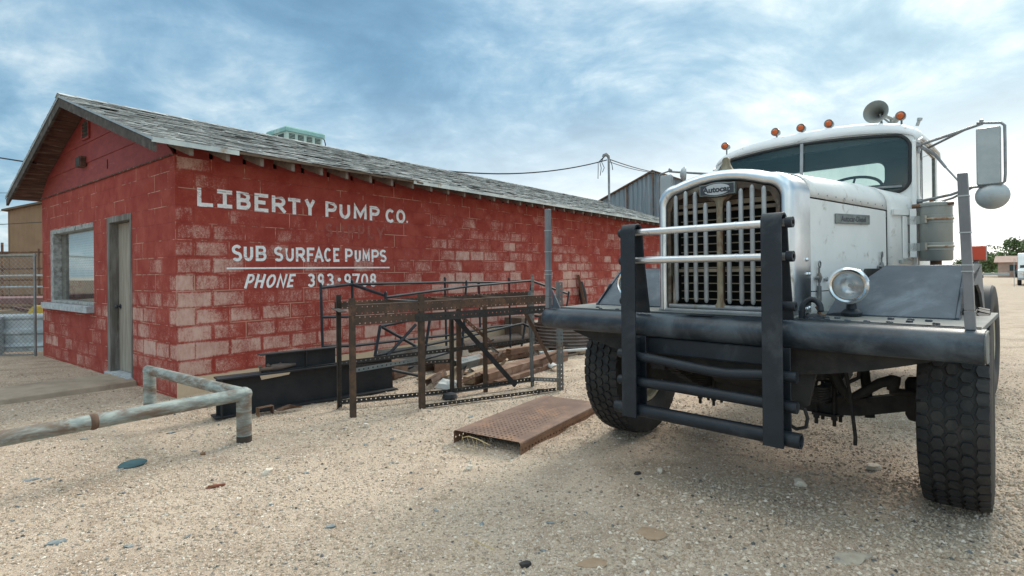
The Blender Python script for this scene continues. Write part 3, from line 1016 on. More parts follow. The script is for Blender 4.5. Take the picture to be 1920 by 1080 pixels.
# strokes in a unit box, drawn on the centre line of the brush
GL = {
    'L': [[(0, 1), (0, 0), (1, 0)]],
    'I': [[(0.5, 1), (0.5, 0)], [(0, 1), (1, 1)], [(0, 0), (1, 0)]],
    'i': [[(0.5, 1), (0.5, 0)]],
    'B': [[(0, 0), (0, 1)], [(0, 1), (0.6, 1)] + arc(0.6, 0.76, 0.34, 0.24, 90, -90, 8) + [(0, 0.52)], [(0, 0.52), (0.62, 0.52)] + arc(0.62, 0.26, 0.38, 0.26, 90, -90, 8) + [(0, 0)]],
    'E': [[(1, 1), (0, 1), (0, 0), (1, 0)], [(0, 0.52), (0.72, 0.52)]],
    'R': [[(0, 0), (0, 1)], [(0, 1), (0.6, 1)] + arc(0.6, 0.73, 0.38, 0.27, 90, -90, 8) + [(0, 0.46)], [(0.5, 0.46), (1, 0)]],
    'T': [[(0, 1), (1, 1)], [(0.5, 1), (0.5, 0)]],
    'Y': [[(0, 1), (0.5, 0.48), (0.5, 0)], [(1, 1), (0.5, 0.48)]],
    'P': [[(0, 0), (0, 1)], [(0, 1), (0.58, 1)] + arc(0.58, 0.72, 0.42, 0.28, 90, -90, 8) + [(0, 0.44)]],
    'U': [[(0, 1), (0, 0.36)] + arc(0.5, 0.36, 0.5, 0.36, 180, 360, 10) + [(1, 1)]],
    'M': [[(0, 0), (0, 1), (0.5, 0.25), (1, 1), (1, 0)]],
    'C': [arc(0.52, 0.5, 0.52, 0.5, 42, 318, 18)],
    'O': [arc(0.5, 0.5, 0.5, 0.5, 90, 270, 12), arc(0.5, 0.5, 0.5, 0.5, 270, 450, 12)],
    'S': [arc(0.5, 0.76, 0.5, 0.25, 30, 250, 12)[:-1] + [(0.5, 0.5)] + arc(0.5, 0.25, 0.5, 0.25, 75, -150, 12)],
    'F': [[(1, 1), (0, 1), (0, 0)], [(0, 0.50), (0.75, 0.50)]],
    'A': [[(0, 0), (0.5, 1), (1, 0)], [(0.2, 0.32), (0.8, 0.32)]],
    'H': [[(0, 0), (0, 1)], [(1, 0), (1, 1)], [(0, 0.5), (1, 0.5)]],
    'N': [[(0, 0), (0, 1), (1, 0), (1, 1)]],
    '3': [arc(0.42, 0.76, 0.5, 0.24, 150, -70, 11) + [(0.35, 0.52)], [(0.35, 0.52)] + arc(0.42, 0.26, 0.56, 0.27, 80, -155, 12)],
    '9': [arc(0.5, 0.70, 0.48, 0.30, 0, 180, 10), arc(0.5, 0.70, 0.48, 0.30, 180, 360, 10) + arc(0.30, 0.5, 0.68, 0.5, -8, -75, 7)],
    '7': [[(0, 1), (1, 1), (0.42, 0)]],
    '0': [arc(0.5, 0.5, 0.5, 0.5, 90, 270, 12), arc(0.5, 0.5, 0.5, 0.5, 270, 450, 12)],
    '8': [arc(0.5, 0.75, 0.42, 0.25, -90, 90, 9), arc(0.5, 0.75, 0.42, 0.25, 90, 270, 9), arc(0.5, 0.25, 0.5, 0.25, 90, 270, 9), arc(0.5, 0.25, 0.5, 0.25, 270, 450, 9)],
}
SIGN_N = [0]


def ribbon(mb, pts, wd, slab):
    pts = [V((p[0], p[1])) for p in pts]
    n = len(pts)
    L, Rr = [], []
    for i, p in enumerate(pts):
        d0 = (pts[i] - pts[i - 1]).normalized() if i else None
        d1 = (pts[i + 1] - pts[i]).normalized() if i < n - 1 else None
        if d0 is None:
            d0 = d1
        if d1 is None:
            d1 = d0
        n0, n1 = V((-d0.y, d0.x)), V((-d1.y, d1.x))
        m = (n0 + n1)
        if m.length < 1e-4:
            m = n0
        m.normalize()
        k = min(1 / max(0.35, m.dot(n0)), 2.2)
        q = p
        if i == 0:
            q = p - d0 * (wd * 0.5 if slab else 0)
        if i == n - 1:
            q = p + d1 * (wd * 0.5 if slab else 0)
        L.append(q + m * wd / 2 * k)
        Rr.append(q - m * wd / 2 * k)
    SIGN_N[0] += 1
    y = -0.0035 - 0.00012 * (SIGN_N[0] % 7)
    vs = [V((p.x, y, p.y)) for p in L] + [V((p.x, y, p.y)) for p in Rr]
    mb.add(vs, [(i, i + 1, n + i + 1, n + i) for i in range(n - 1)])


def paint(mb, items, wd, shear=0.0, jit=0.0, serif=False):
    rj = random.Random(len(items))
    for ch, x0, x1, z0, z1 in items:
        if ch == '.':
            c = V(((x0 + x1) / 2, (z0 + z1) / 2))
            r = (x1 - x0) / 2
            SIGN_N[0] += 1
            mb.add([V((c.x + r * math.cos(a * math.pi / 6), -0.0035, c.y + r * math.sin(a * math.pi / 6))) for a in range(12)], [tuple(range(12))])
            continue
        h = wd / 2
        for st in GL[ch]:
            pts = []
            for a, b in st:
                z = z0 + h + b * (z1 - z0 - wd)
                x = x0 + h + a * (x1 - x0 - wd) 
                if shear:
                    w_ = (x1 - x0) - shear * (z1 - z0)
                    x = x0 + h + a * (w_ - wd) + shear * (z - z0)
                pts.append((x + rj.uniform(-jit, jit), z + rj.uniform(-jit, jit)))
            ribbon(mb, pts, wd * rj.uniform(0.94, 1.06), False if len(st) > 9 and ch in 'CSO0398' else True if len(st) < 5 and ch not in 'OC0S' else False)


def word(name, items, wd, shear=0.0, jit=0.001, mat='sign_paint'):
    m_ = MB()
    paint(m_, items, wd, shear, jit)
    return m_.build(name, mat, B, smooth=0, recalc=False)


for it in ([('L', 0.237, 0.422, 2.234, 2.461), ('I', 0.469, 0.653, 2.237, 2.464), ('B', 0.705, 0.886, 2.238, 2.471), ('E', 0.936, 1.122, 2.229, 2.471),
            ('R', 1.168, 1.366, 2.238, 2.464), ('T', 1.401, 1.586, 2.235, 2.456), ('Y', 1.658, 1.806, 2.236, 2.46)],
           [('P', 1.978, 2.17, 2.234, 2.463), ('U', 2.214, 2.4, 2.228, 2.469), ('M', 2.465, 2.706, 2.222, 2.462), ('P', 2.761, 2.956, 2.236, 2.465)],
           [('C', 3.071, 3.261, 2.223, 2.454), ('O', 3.29, 3.485, 2.231, 2.46), ('.', 3.507, 3.545, 2.250, 2.280)]):
    word('sign_heading', it, 0.050, 0, 0.0015)
for it in ([('S', 0.64, 0.767, 1.579, 1.786), ('U', 0.79, 0.912, 1.584, 1.785), ('B', 0.945, 1.09, 1.584, 1.785)],
           [('S', 1.194, 1.323, 1.581, 1.78), ('U', 1.354, 1.48, 1.582, 1.781), ('R', 1.508, 1.65, 1.582, 1.78), ('F', 1.675, 1.793, 1.584, 1.782), ('A', 1.793, 1.94, 1.584, 1.786), ('C', 1.948, 2.072, 1.582, 1.788), ('E', 2.103, 2.204, 1.585, 1.788)],
           [('P', 2.304, 2.442, 1.588, 1.784), ('U', 2.475, 2.588, 1.586, 1.781), ('M', 2.618, 2.756, 1.588, 1.784), ('P', 2.788, 2.934, 1.588, 1.783), ('S', 2.948, 3.084, 1.587, 1.785)]):
    word('sign_trade', it, 0.037)
l3 = MB()
ribbon(l3, [(0.575, 1.49), (1.2, 1.494), (1.9, 1.497), (2.6, 1.499), (3.144, 1.501)], 0.022, False)
l3.build('sign_underline', 'sign_paint', B, smooth=0, recalc=False)
word('sign_phone', [('P', 0.787, 0.945, 1.232, 1.417), ('H', 0.915, 1.082, 1.234, 1.413), ('O', 1.062, 1.240, 1.231, 1.414), ('N', 1.215, 1.387, 1.229, 1.413), ('E', 1.365, 1.510, 1.231, 1.412)], 0.032, 0.30, 0.0015)
word('sign_phone', [('3', 1.688, 1.800, 1.226, 1.415), ('9', 1.84, 1.946, 1.222, 1.414), ('3', 1.989, 2.108, 1.22, 1.415)], 0.034)
word('sign_phone', [('.', 2.171, 2.229, 1.293, 1.35)], 0.034)
word('sign_phone', [('9', 2.284, 2.405, 1.212, 1.41), ('7', 2.429, 2.563, 1.208, 1.409), ('0', 2.588, 2.72, 1.206, 1.41), ('8', 2.751, 2.875, 1.202, 1.409)], 0.034)
l5 = MB()
paint(l5, [('S', 1.968, 2.096, 1.948, 2.142), ('U', 2.153, 2.29, 1.95, 2.148), ('P', 2.355, 2.483, 1.948, 2.15), ('P', 2.536, 2.658, 1.943, 2.149), ('L', 2.722, 2.839, 1.946, 2.149), ('Y', 2.89, 3.047, 1.94, 2.147)], 0.040, 0, 0.001)
tag(l5.build('ghost_lettering', 'ghost_paint', B, smooth=0, recalc=False), 'faint painted-over lettering under the shop name')

# ------------------------------------------------------------------ the old oilfield truck
# local axes: x towards the driver's side, y to the rear, front axle at the origin
K = thing('oilfield_truck', 'old white bonneted truck with a chrome grille shell and a blue-black pipe brush guard', 'truck', TRK, TRK_RZ)


def arcp(cx, cz, r, a0, a1, n=8):
    return [(cx + r * math.cos(R(a0 + (a1 - a0) * k / n)), cz + r * math.sin(R(a0 + (a1 - a0) * k / n))) for k in range(n + 1)]


# bumper: rolled nose, capped ends
prof = [(-.84, .958), (-.93, .958)] + arcp(-.925, 1.034, .076, 265, 95, 12) + [(-.84, 1.112)]
bm_ = MB()
loops = []
for x, sq, dy in ((-1.36, .55, .10), (-1.352, .80, .05), (-1.325, .95, .015), (-1.28, 1, 0), (-0.6, 1, 0), (0, 1, 0), (0.6, 1, 0), (1.318, 1, 0)):
    loops.append([V((x, -.84 + (y + .84) * sq, 1.035 + (z - 1.035) * (.75 + .25 * sq))) for y, z in prof])
bm_.loft(loops)
bump_ = bm_.build('bumper', 'blue_black', K, smooth=50)
MB().loft([[V((x, -.842 + (y + .84) * 0.94, 1.035 + (z - 1.035) * .94)) for y, z in prof] for x in (1.3185, 1.326)]).build('end_cap', 'deck_dust', bump_, smooth=0)
MB().loft([[V((-.885, y, z)) for y, z in ((-.962, 1.104), (-.905, 1.104))], [V((.0, y, z)) for y, z in ((-.962, 1.104), (-.905, 1.104))]], closed=False, cap=False)
MB().box(-.13, .03, -.935, -.885, 1.1125, 1.1145).build('step_hole', 'core_black', bump_, smooth=0)

dk = MB()
for x0, x1, y0, y1 in ((-1.32, -.47, -.85, .05), (.47, 1.30, -.85, .05), (-.47, .47, -.85, -.60)):
    vs = [V((x0, y0, 1.09)), V((x1, y0, 1.09)), V((x1, y1, 1.112)), V((x0, y1, 1.112))]
    up = [p + V((0, 0, .0235)) for p in vs]
    dk.add(vs + up, MB.BOXF)
deck = dk.build('deck_plate', 'deck_dust', K, smooth=0, bevel=0.003)
MB().bar((-1.30, -.848, 1.1185), (1.30, -.848, 1.1185), .010, .006).build('weld_bead', 'blue_black', bump_, smooth=0)
for x, y in ((.56, -.80), (.64, -.80), (.74, -.80), (.83, -.80), (.93, -.79), (1.0, -.70), (1.07, -.62), (.99, -.60), (.90, -.60), (.61, -.70), (.66, -.68), (-.62, -.8), (-.75, -.8), (-.9, -.8), (-1.0, -.7), (-.82, -.62), (-.7, -.6), (1.12, -.76)):
    MB().lathe([(.016, 0), (.016, .008), (.010, .012), (0, .012)], (x, y, 1.1135 + .0245 * (y + .85)), (0, 0, 1), 6).build('bolt_head', 'blue_black', deck, smooth=30)

# belly plate under the bumper with its bowed lower edge
bp_ = MB()
xs_ = [-1.12 + 2.24 * i / 24 for i in range(25)]
lo = [(x, .775 + .17 * (abs(x) / 1.12) ** 2.2) for x in xs_]
poly = lo + [(1.12, .957), (-1.12, .957)]
bp_.prism(poly, lambda a, b, d: (a, d, b), -.86, -.845)
bp_.build('belly_plate', 'under_dark', K, smooth=0)
MB().box(-.43, .43, -.93, -.865, .845, .955).build('cross_beam', 'strap_black', K, smooth=0, bevel=.01)
# tow slot box behind the guard
MB().prism([(-.035, 0), (.16, .02), (.12, -.17), (-.035, -.21)], lambda a, b, d: (.43 + a, d, .80 + b), -.84, -.80).build('tow_bracket', 'under_dark', K, smooth=0)


# brush guard: two bent straps with rails through them
def strap(xc):
    s_ = MB()
    path = [(-1.10, .44), (-1.10, 1.0), (-1.10, 1.655)]
    path += [(-1.055 + .045 * math.cos(R(a)), 1.66 + .045 * math.sin(R(a))) for a in range(170, -1, -17)]
    path += [(-.985, 1.45), (-.925, 1.12)]
    w2, t2 = .054, .007
    lp = []
    for i, (y, z) in enumerate(path):
        a = V(path[max(i - 1, 0)])
        b = V(path[min(i + 1, len(path) - 1)])
        d = (b - a).normalized()
        nrm = V((-d.y, d.x))
        lp.append([V((xc + sx * w2, y + nrm.x * sn * t2, z + nrm.y * sn * t2)) for sx, sn in ((-1, -1), (1, -1), (1, 1), (-1, 1))])
    s_.loft(lp)
    s_.box(xc - w2 + .004, xc + w2 - .004, -.975, -.962, .46, .965)
    s_.box(xc - w2 + .004, xc + w2 - .004, -1.094, -.976, .445, .458)
    s_.box(xc - .006, xc + .006, -1.09, -.975, .465, .95)
    return s_.build('guard_strap', 'strap_black', K, smooth=40, bevel=.003)


strap(.455)
strap(-.455)
for z, y in ((1.655, -1.045), (1.471, -1.04)):
    rl = MB().tube([(-.53, y, z), (-.2, y, z), (.2, y, z), (.53, y, z)], .0225, 14)
    r_ = rl.build('guard_rail', 'rail_metal', K)
    for x in (-.24, .0, .24):
        MB().tube([(x - .006, y, z), (x + .006, y, z)], .0242, 14).build('joint_ring', 'rail_metal', r_)
    for s in (-1, 1):
        MB().lathe([(.013, 0), (.030, 0), (.030, .035), (.013, .035)], (s * .515, y, z), (s, 0, 0), 14).build('rail_socket', 'strap_black', r_)
for s in (-1, 1):
    MB().lathe([(.0, -.06), (.026, -.06), (.026, .04), (.012, .04), (.012, .0)], (s * .515, -1.03, 1.20), (s, 0, 0), 14).build('guard_peg', 'strap_black', K)
MB().tube([(-.57, -1.04, .845), (-.44, -1.04, .838), (-.2, -1.035, .818), (.05, -1.03, .796), (.18, -1.032, .792), (.40, -1.04, .815), (.56, -1.04, .82)], .030, 14).build('guard_rail', 'strap_black', K)
MB().tube([(-.57, -1.04, .665), (-.1, -1.04, .668), (.4, -1.04, .660), (.56, -1.04, .657)], .033, 14).build('guard_rail', 'strap_black', K)
lowr = MB().lathe([(.030, -.60), (.042, -.60), (.042, .575), (.031, .575), (.031, .45), (0, .45)], (0, -1.035, .480), (1, 0, 0), 18)
lowr.build('guard_rail', 'strap_black', K)

# tow hook on the deck
hk = MB()
hk.tube([(.50 + .045 - .05 * math.cos(R(a)), -.75 + .02 * math.sin(R(a)), 1.16 + .065 * math.sin(R(a)) + (0.0 if a > 0 else -.05)) for a in range(0, 181, 15)], .017, 10)
hk.tube([(.495, -.75, 1.16), (.495, -.75, 1.118)], .018, 10)
hk.lathe([(.0, 0), (.055, 0), (.050, .014), (.026, .026), (0, .028)], (.555, -.735, 1.116), (0, 0, 1), 16)
hk.build('tow_hook', 'strap_black', K)
fi = MB()
fi.tube([(.565, -.67, 1.118), (.565, -.67, 1.16), (.55, -.66, 1.18)], .012, 8)
fi.lathe([(.03, 0), (.028, .02), (0, .022)], (.57, -.67, 1.117), (0, 0, 1), 10)
fi.build('air_fitting', 'rusty_steel', K)

# guide poles on the bumper corners
for x, dx_, y in ((1.265, -.022, -.90), (-1.335, .003, -.90)):
    pl = MB()
    z0, z1 = 1.112, 1.84 if x > 0 else 1.905
    zs = [z0, z0 + .09, z0 + .27, z0 + .30, z0 + .45, z0 + .62, z1]
    for i in range(len(zs) - 1):
        f = lambda z: x + dx_ * (z - z0) / (z1 - z0)
        h = .0200 if i % 2 == 0 else .0190
        a, b = zs[i], zs[i + 1]
        pl.loft([[V((f(z) + sx * h, y + sy * h, z)) for sx, sy in ((-1, -1), (1, -1), (1, 1), (-1, 1))] for z in (a, b - .002)])
    po = pl.build('guide_pole', 'pole_grey', K, smooth=0, bevel=.003)
    for z in zs[2:-1]:
        MB().loft([[V((f(z) + sx * .0215, y + sy * .0215, zz)) for sx, sy in ((-1, -1), (1, -1), (1, 1), (-1, 1))] for zz in (z - .003, z + .003)]).build('joint_ring', 'mirror_grey', po, smooth=0)
MB().prism([(-1.30, 1.115), (-1.22, 1.115), (-1.30, 1.26)], lambda a, b, d: (a, d, b), -.895, -.885).build('pole_gusset', 'fender_grey', K, smooth=0)

# ---- grille shell
GYF = -.739


def shell_outline(hw, zb, zt, arch, r, n=9, m=10):
    """from the right foot up, over and down to the left foot"""
    pts = [(hw, zb), (hw, zb + .35), (hw, zb + .6)]
    pts += [(hw - r + r * math.cos(R(90 * k / n)), zt - arch - r + r * math.sin(R(90 * k / n)) * 1.0) for k in range(n + 1)]
    top = []
    for k in range(1, m):
        x = (hw - r) * (1 - 2 * k / m)
        top.append((x, zt - arch * (abs(x) / (hw - r)) ** 2))
    pts += top
    pts += [(-a, b) for a, b in pts[:3 + n + 1]][::-1]
    return pts


def shell_at(hw, zb, zt, y, arch=.055, r=.135):
    return [V((a, y, b)) for a, b in shell_outline(hw, zb, zt, arch, r)]


sh = MB()
sh.loft([shell_at(.375, 1.13, 1.975, -.665, r=.09), shell_at(.375, 1.13, 1.975, -.722, r=.09), shell_at(.384, 1.13, 1.988, -.741, r=.095), shell_at(.402, 1.13, 2.006, -.750, r=.105),
         shell_at(.424, 1.13, 2.030, -.744, r=.12), shell_at(.440, 1.13, 2.046, -.724, r=.13), shell_at(.447, 1.13, 2.053, -.690), shell_at(.451, 1.13, 2.056, -.60), shell_at(.454, 1.13, 2.058, -.445), shell_at(.440, 1.13, 2.044, -.440)], closed=False, cap=False)
so_ = sh.build('grille_shell', 'stainless', K, smooth=60)
sb = MB().box(-.44, .44, -.745, -.60, 1.118, 1.142)
sb.build('shell_foot', 'bar_grey', so_, smooth=0, bevel=.008)
for y, z in ((-.52, 1.46), (-.52, 1.37), (-.475, 1.37), (-.56, 1.16), (-.52, 1.155), (-.48, 1.16)):
    MB().lathe([(.013, 0), (.011, .006), (.006, .010), (0, .011)], (.4535, y, z), (1, 0, 0), 10).build('rivet', 'stainless', so_)

# cast frame with its centre bar and badge boss
gf = MB()
N = 74


def sstep(a, b, x):
    t_ = max(0, min(1, (x - a) / (b - a)))
    return t_ * t_ * (3 - 2 * t_)


def zout(x):
    ax = abs(x)
    return 1.972 - .055 * min(1, (ax / .285)) ** 2 - (.09 - math.sqrt(max(0, .09 ** 2 - (ax - .285) ** 2)) if ax > .285 else 0)


def zwin(x):
    ax = abs(x)
    z = zout(x) - .030 - .004
    z -= .050 * sstep(.175, .10, ax)
    z -= .035 * sstep(.10, .05, ax)
    if ax > .30:
        z -= .05 * sstep(.30, .350, ax) ** 2
    return z


edge_x = sorted(set([-.374 + .748 * i / N for i in range(N + 1)] + [-.350, .350, -.021, .021]))
for a, b in zip(edge_x, edge_x[1:]):
    c = (a + b) / 2
    solid = abs(c) > .350 or abs(c) < .021
    spans = [(1.142, zout(a), 1.142, zout(b))] if solid else [(zwin(a), zout(a), zwin(b), zout(b))]
    for p, q, r_2, s_2 in spans:
        gf.add([V((a, y, z)) for y in (-.728, -.70) for z in (p, q)] + [V((b, y, z)) for y in (-.728, -.70) for z in (r_2, s_2)],
               [(0, 1, 5, 4), (2, 6, 7, 3), (1, 3, 7, 5), (0, 4, 6, 2)])
for s in (-1, 1):   # returns into the openings
    for x in (.350, .021):
        gf.add([V((s * x, -.728, 1.166)), V((s * x, -.70, 1.166)), V((s * x, -.70, zwin(x))), V((s * x, -.728, zwin(x)))], [(0, 1, 2, 3)])
MB().tube([(-.365, -.722, 1.158), (.365, -.722, 1.158)], .015, 12).build('bottom_rim', 'bar_grey', so_)
gfo = gf.build('grille_frame', 'grille_rust', K, smooth=0, recalc=False)
cb = MB()
cb.loft([[V((sx * w_, y, z)) for sx, y in ((-1, -.728), (-.6, -.737), (.6, -.737), (1, -.728))] for z, w_ in ((1.158, .05), (1.185, .026), (1.22, .020), (1.80, .020), (1.845, .027), (1.872, .055))], closed=False, cap=False)
cb.build('centre_bar', 'bar_cream', gfo, smooth=50)
tops = {-.300: 1.915, -.228: 1.937, -.160: 1.925, -.088: 1.846, .067: 1.841, .145: 1.912, .215: 1.928, .286: 1.912}
for x, zt in tops.items():
    zb = 1.188 - .01 * (x + .3)
    MB().tube([(x, -.742, zb), (x, -.742, zb + .008), (x, -.742, zb + .02), (x, -.742, zt - .026), (x, -.742, zt - .008), (x, -.742, zt)], [.006, .011, .0145, .0145, .0115, .005], 10).build('grille_bar', 'bar_grey', so_)
rc = MB().box(-.37, .37, -.60, -.52, 1.15, 1.93)
rad = rc.build('radiator', 'core_black', K, smooth=0)
MB().box(-.365, .365, -.645, -.601, 1.865, 1.965).build('top_tank', 'tank_brown', rad, smooth=0)
sh_ = MB()
for i in range(12):
    z = 1.205 + i * .0535
    sh_.box(-.325, .335, -.628, -.612, z - .0029, z + .0029)
for z in (1.40, 1.80):
    sh_.box(-.365, .365, -.648, -.630, z - .011, z + .011)
sh_.box(-.33, .34, -.645, -.612, 1.83, 1.86)
sh_.build('radiator_shutter', 'shutter_tan', rad, smooth=0)

# badge
bx = [-.118, -.075] + [-.075 + .15 * k / 12 for k in range(1, 12)] + [.075, .118]


def bz_(x):
    return .036 + (.010 * (1 - (x / .075) ** 2) if abs(x) < .075 else 0)


poly = [(x, bz_(x)) for x in bx] + [(x, -bz_(x)) for x in bx[::-1]]
bd = MB().prism(poly, lambda a, b, d: (a, d, 1.921 + b), -.765, -.735)
bdo = bd.build('badge', 'plate_metal', K, smooth=0, bevel=.002)
MB().prism([(a * .93, b * .86) for a, b in poly], lambda a, b, d: (a, d, 1.921 + b), -.7665, -.7652).build('badge_ground', 'badge_dark', bdo, smooth=0)
ov = [(.088 * math.cos(R(a)), .036 * math.sin(R(a))) for a in range(0, 360, 12)]
MB().prism(ov, lambda a, b, d: (a, d, 1.921 + b), -.7680, -.7668).build('badge_oval', 'badge_white', bdo, smooth=0)
text_mesh('Autocar', .050, 'badge_lettering', 'badge_dark', bdo, lambda x, y: V((x, -.7690, 1.919 + y)), .0022, 0, 1.0, 1.10)

# radiator cap mascot
orn = MB()
orn.lathe([(.0, 0), (.036, 0), (.036, .012), (.028, .02), (.022, .05), (.020, .075), (.016, .09), (0, .094)], (-.008, -.60, 2.052), (0, 0, 1), 14)
orn.loft([[V((-.008 + sx * w_, -.60 + sy * .014, z)) for sx, sy in ((-1, -1), (1, -1), (1, 1), (-1, 1))] for z, w_ in ((2.055, .052), (2.085, .034), (2.115, .022), (2.135, .024), (2.15, .012))])
orn.build('radiator_cap', 'bar_cream', so_, bevel=.004)

# ---- hood
HY0, HY1 = -.438, .62


def hood_dims(y):
    t_ = (y - HY0) / (HY1 - HY0)
    hw = .450 + .200 * t_
    seam = 1.853 - .025 * t_
    top = 2.050 + .030 * t_
    return hw, seam, top


def super_top(hw, z0, zt, n=22, e=3.0):
    out = []
    for k in range(n + 1):
        a = math.pi * k / n
        c, s_ = math.cos(a), math.sin(a)
        out.append((math.copysign(abs(c) ** (2 / e), c) * hw, z0 + (zt - z0) * abs(s_) ** (2 / e)))
    return out


ht = MB()
lp = []
for i in range(13):
    y = HY0 + (HY1 - HY0) * i / 12
    hw, sm_, tp = hood_dims(y)
    lp.append([V((a, y, b)) for a, b in super_top(hw, sm_ + .004, tp)])
ht.loft(lp, closed=False, cap=False)
hoodt = ht.build('hood', 'white_paint', K, smooth=60)
sm2 = hoodt.modifiers.new('solid', 'SOLIDIFY')
sm2.thickness = .006
sm2.offset = -1
for i in range(9):
    t_ = .1 + .84 * i / 8
    y = HY0 + (HY1 - HY0) * t_
    hw, sm_, tp = hood_dims(y)
    MB().lathe([(.005, -.003), (.005, .002), (0, .0035)], (hw - .0005, y, sm_ + .030), (1, -.18, .1), 8).build('rivet', 'bar_grey', hoodt)
MB().bar((0, HY0, 2.053), (0, HY1, 2.083), .022, .008).build('hood_hinge', 'white_paint', hoodt, smooth=0)
for s in (1, -1):
    hs_ = MB()
    lp = []
    for i in range(9):
        y = HY0 + .006 + (HY1 - HY0 - .012) * i / 8
        hw, sm_, tp = hood_dims(y)
        lp.append([V((s * (hw - .004), y, 1.262)), V((s * (hw - .002), y, 1.5)), V((s * (hw - .003), y, sm_ - .006)), V((s * (hw - .012), y, sm_ - .004)), V((s * (hw - .014), y, 1.262))])
    hs_.loft(lp)
    side = hs_.build('hood_side', 'white_paint', K, smooth=30)
    lw_ = MB()
    lp = []
    for y in (HY0 + .006, HY1 - .006):
        hw, sm_, tp = hood_dims(y)
        lp.append([V((s * (hw - .006), y, 1.12)), V((s * (hw - .006), y, 1.256)), V((s * (hw - .016), y, 1.256)), V((s * (hw - .016), y, 1.12))])
    lw_.loft(lp)
    lw_.build('splash_panel', 'white_paint', K, smooth=0)
    # latches
    for y, zt in ((-.36, 1.43), (.50, 1.50)):
        hw = hood_dims(y)[0]
        x = s * (hw + .012)
        la = MB()
        la.tube([(x + s * .004, y + .020 * math.sin(R(a)), zt + .020 * math.cos(R(a))) for a in range(0, 360, 24)], .0045, 6, closed=True)
        la.tube([(x, y, zt - .02), (x, y, zt - .06)], .006, 6)
        la.tube([(x, y - .002, zt - .055), (x + s * .004, y, zt - .085), (x, y, zt - .115)], [.010, .015, .008], 8)
        la.tube([(x, y, zt - .115), (x, y, zt - .135), (x, y, zt - .137), (x, y, zt - .23)], [.006, .006, .013, .013], 8)
        la.lathe([(.0, -.014), (.013, -.012), (.013, .006), (0, .010)], (x + s * .002, y - .03, zt - .085), (s, 0, 0), 10)
        la.build('hood_latch', 'arm_grey', side)
    sc = MB().lathe([(0, -.02), (.006, -.02), (.006, .0), (.015, .004), (.015, .014), (0, .018)], (s * (hood_dims(-.25)[0]), -.27, 1.335), (s, 0, 0), 10)
    sc.build('hood_bumper', 'bar_grey', side)
# hood nameplate on the driver's side
y0, y1 = -.13, .335
h0, h1 = hood_dims(y0)[0] + .001, hood_dims(y1)[0] + .001
npv = MB()
zc0, zc1 = 1.733, 1.744
a0, a1 = V((h0, y0, zc0)), V((h1, y1, zc1))
nn = V((1, -(h1 - h0) / (y1 - y0), 0)).normalized()
npv.loft([[p + nn * o_ + V((0, 0, dz_)) for o_, dz_ in ((-.002, -.033), (.010, -.033), (.010, .033), (-.002, .033))] for p in (a0, a1)])
npo = npv.build('nameplate', 'plate_metal', K, smooth=0, bevel=.003)
text_mesh('Autocar-Diesel', .052, 'plate_lettering', 'badge_dark', npo, lambda x, y: a0.lerp(a1, .5) + (a1 - a0).normalized() * x + nn * .0108 + V((0, 0, y - .002)), .001, 0, 1.0, 1.10)

# ---- cowl and cab
CW = .785


def windy(x, z):
    return .845 + .055 * abs(x) / .745 + (z - 2.0) * .07


cw_ = MB()
lp = []
hw, sm_, tp = hood_dims(HY1)
for t_ in (0, .2, .45, .7, .88, 1.0):
    y = HY1 + .004 + t_ * .235
    w_ = hw + .004 + (CW - .022 - hw) * (t_ ** .8)
    z0 = 1.16
    zs_ = sm_ + t_ * (1.86 - sm_)
    zt_ = tp + t_ * (2.035 - tp) - .03 * t_ * (1 - t_)
    top = [(a, b) for a, b in super_top(w_, zs_, zt_)]
    lp.append([V((w_, y, z0))] + [V((a, y + .055 * (abs(a) / w_) ** 2 * t_, b)) for a, b in top] + [V((-w_, y, z0))])
cw_.loft(lp, closed=False, cap=False)
cowl = cw_.build('cowl', 'white_paint', K, smooth=60)
cowl.modifiers.new('solid', 'SOLIDIFY').thickness = .006
cowl.modifiers['solid'].offset = -1
# fittings on the cowl side: vent flap, hinge, step
def cowl_pt(t_, z, o_=.0):
    y = HY1 + .004 + t_ * .235
    w_ = hw + .004 + (CW - .022 - hw) * (t_ ** .8)
    return V((w_ + o_, y + .055 * t_ - o_ * .6, z))


vf = MB()
a_, b_ = cowl_pt(.46, 0, .004), cowl_pt(.66, 0, .004)
a2, b2 = cowl_pt(.46, 0, .013), cowl_pt(.66, 0, .013)
vf.loft([[p + V((0, 0, z)) for p in (a_, a2, b2, b_)] for z in (1.47, 1.49, 1.77, 1.79)])
vf.build('vent_flap', 'white_paint', cowl, bevel=.006)
hg = MB()
a_, b_ = cowl_pt(.10, 0, .003), cowl_pt(.98, 0, .003)
a2, b2 = cowl_pt(.10, 0, .022), cowl_pt(.98, 0, .022)
hg.loft([[p + V((0, 0, z)) for p in (a_, a2, b2, b_)] for z in (1.795, 1.802, 1.828, 1.834)])
hg.build('cowl_hinge', 'white_paint', cowl, smooth=0)
st_ = MB()
a_, b_ = cowl_pt(.34, 0, .003), cowl_pt(.78, 0, .003)
a2, b2 = cowl_pt(.34, 0, .026), cowl_pt(.78, 0, .026)
st_.loft([[p + V((0, 0, z)) for p in (a_, a2, b2, b_)] for z in (1.435, 1.462)])
st_.build('cowl_handle', 'drip_metal', cowl, smooth=0, bevel=.004)

# front of the cab with the windscreen opening
NO = 8
outer = rrect(0, 2.15, CW, .35, .085, NO)
inner = rrect(0, 2.2275, .748, .242, .095, NO)


def archz(x, z):
    return z - (.05 * (abs(x) / .75) ** 2 if z > 2.2 else 0.0)


outer = [(x, archz(x, z)) for x, z in outer]
inner = [(x, archz(x, z)) for x, z in inner]
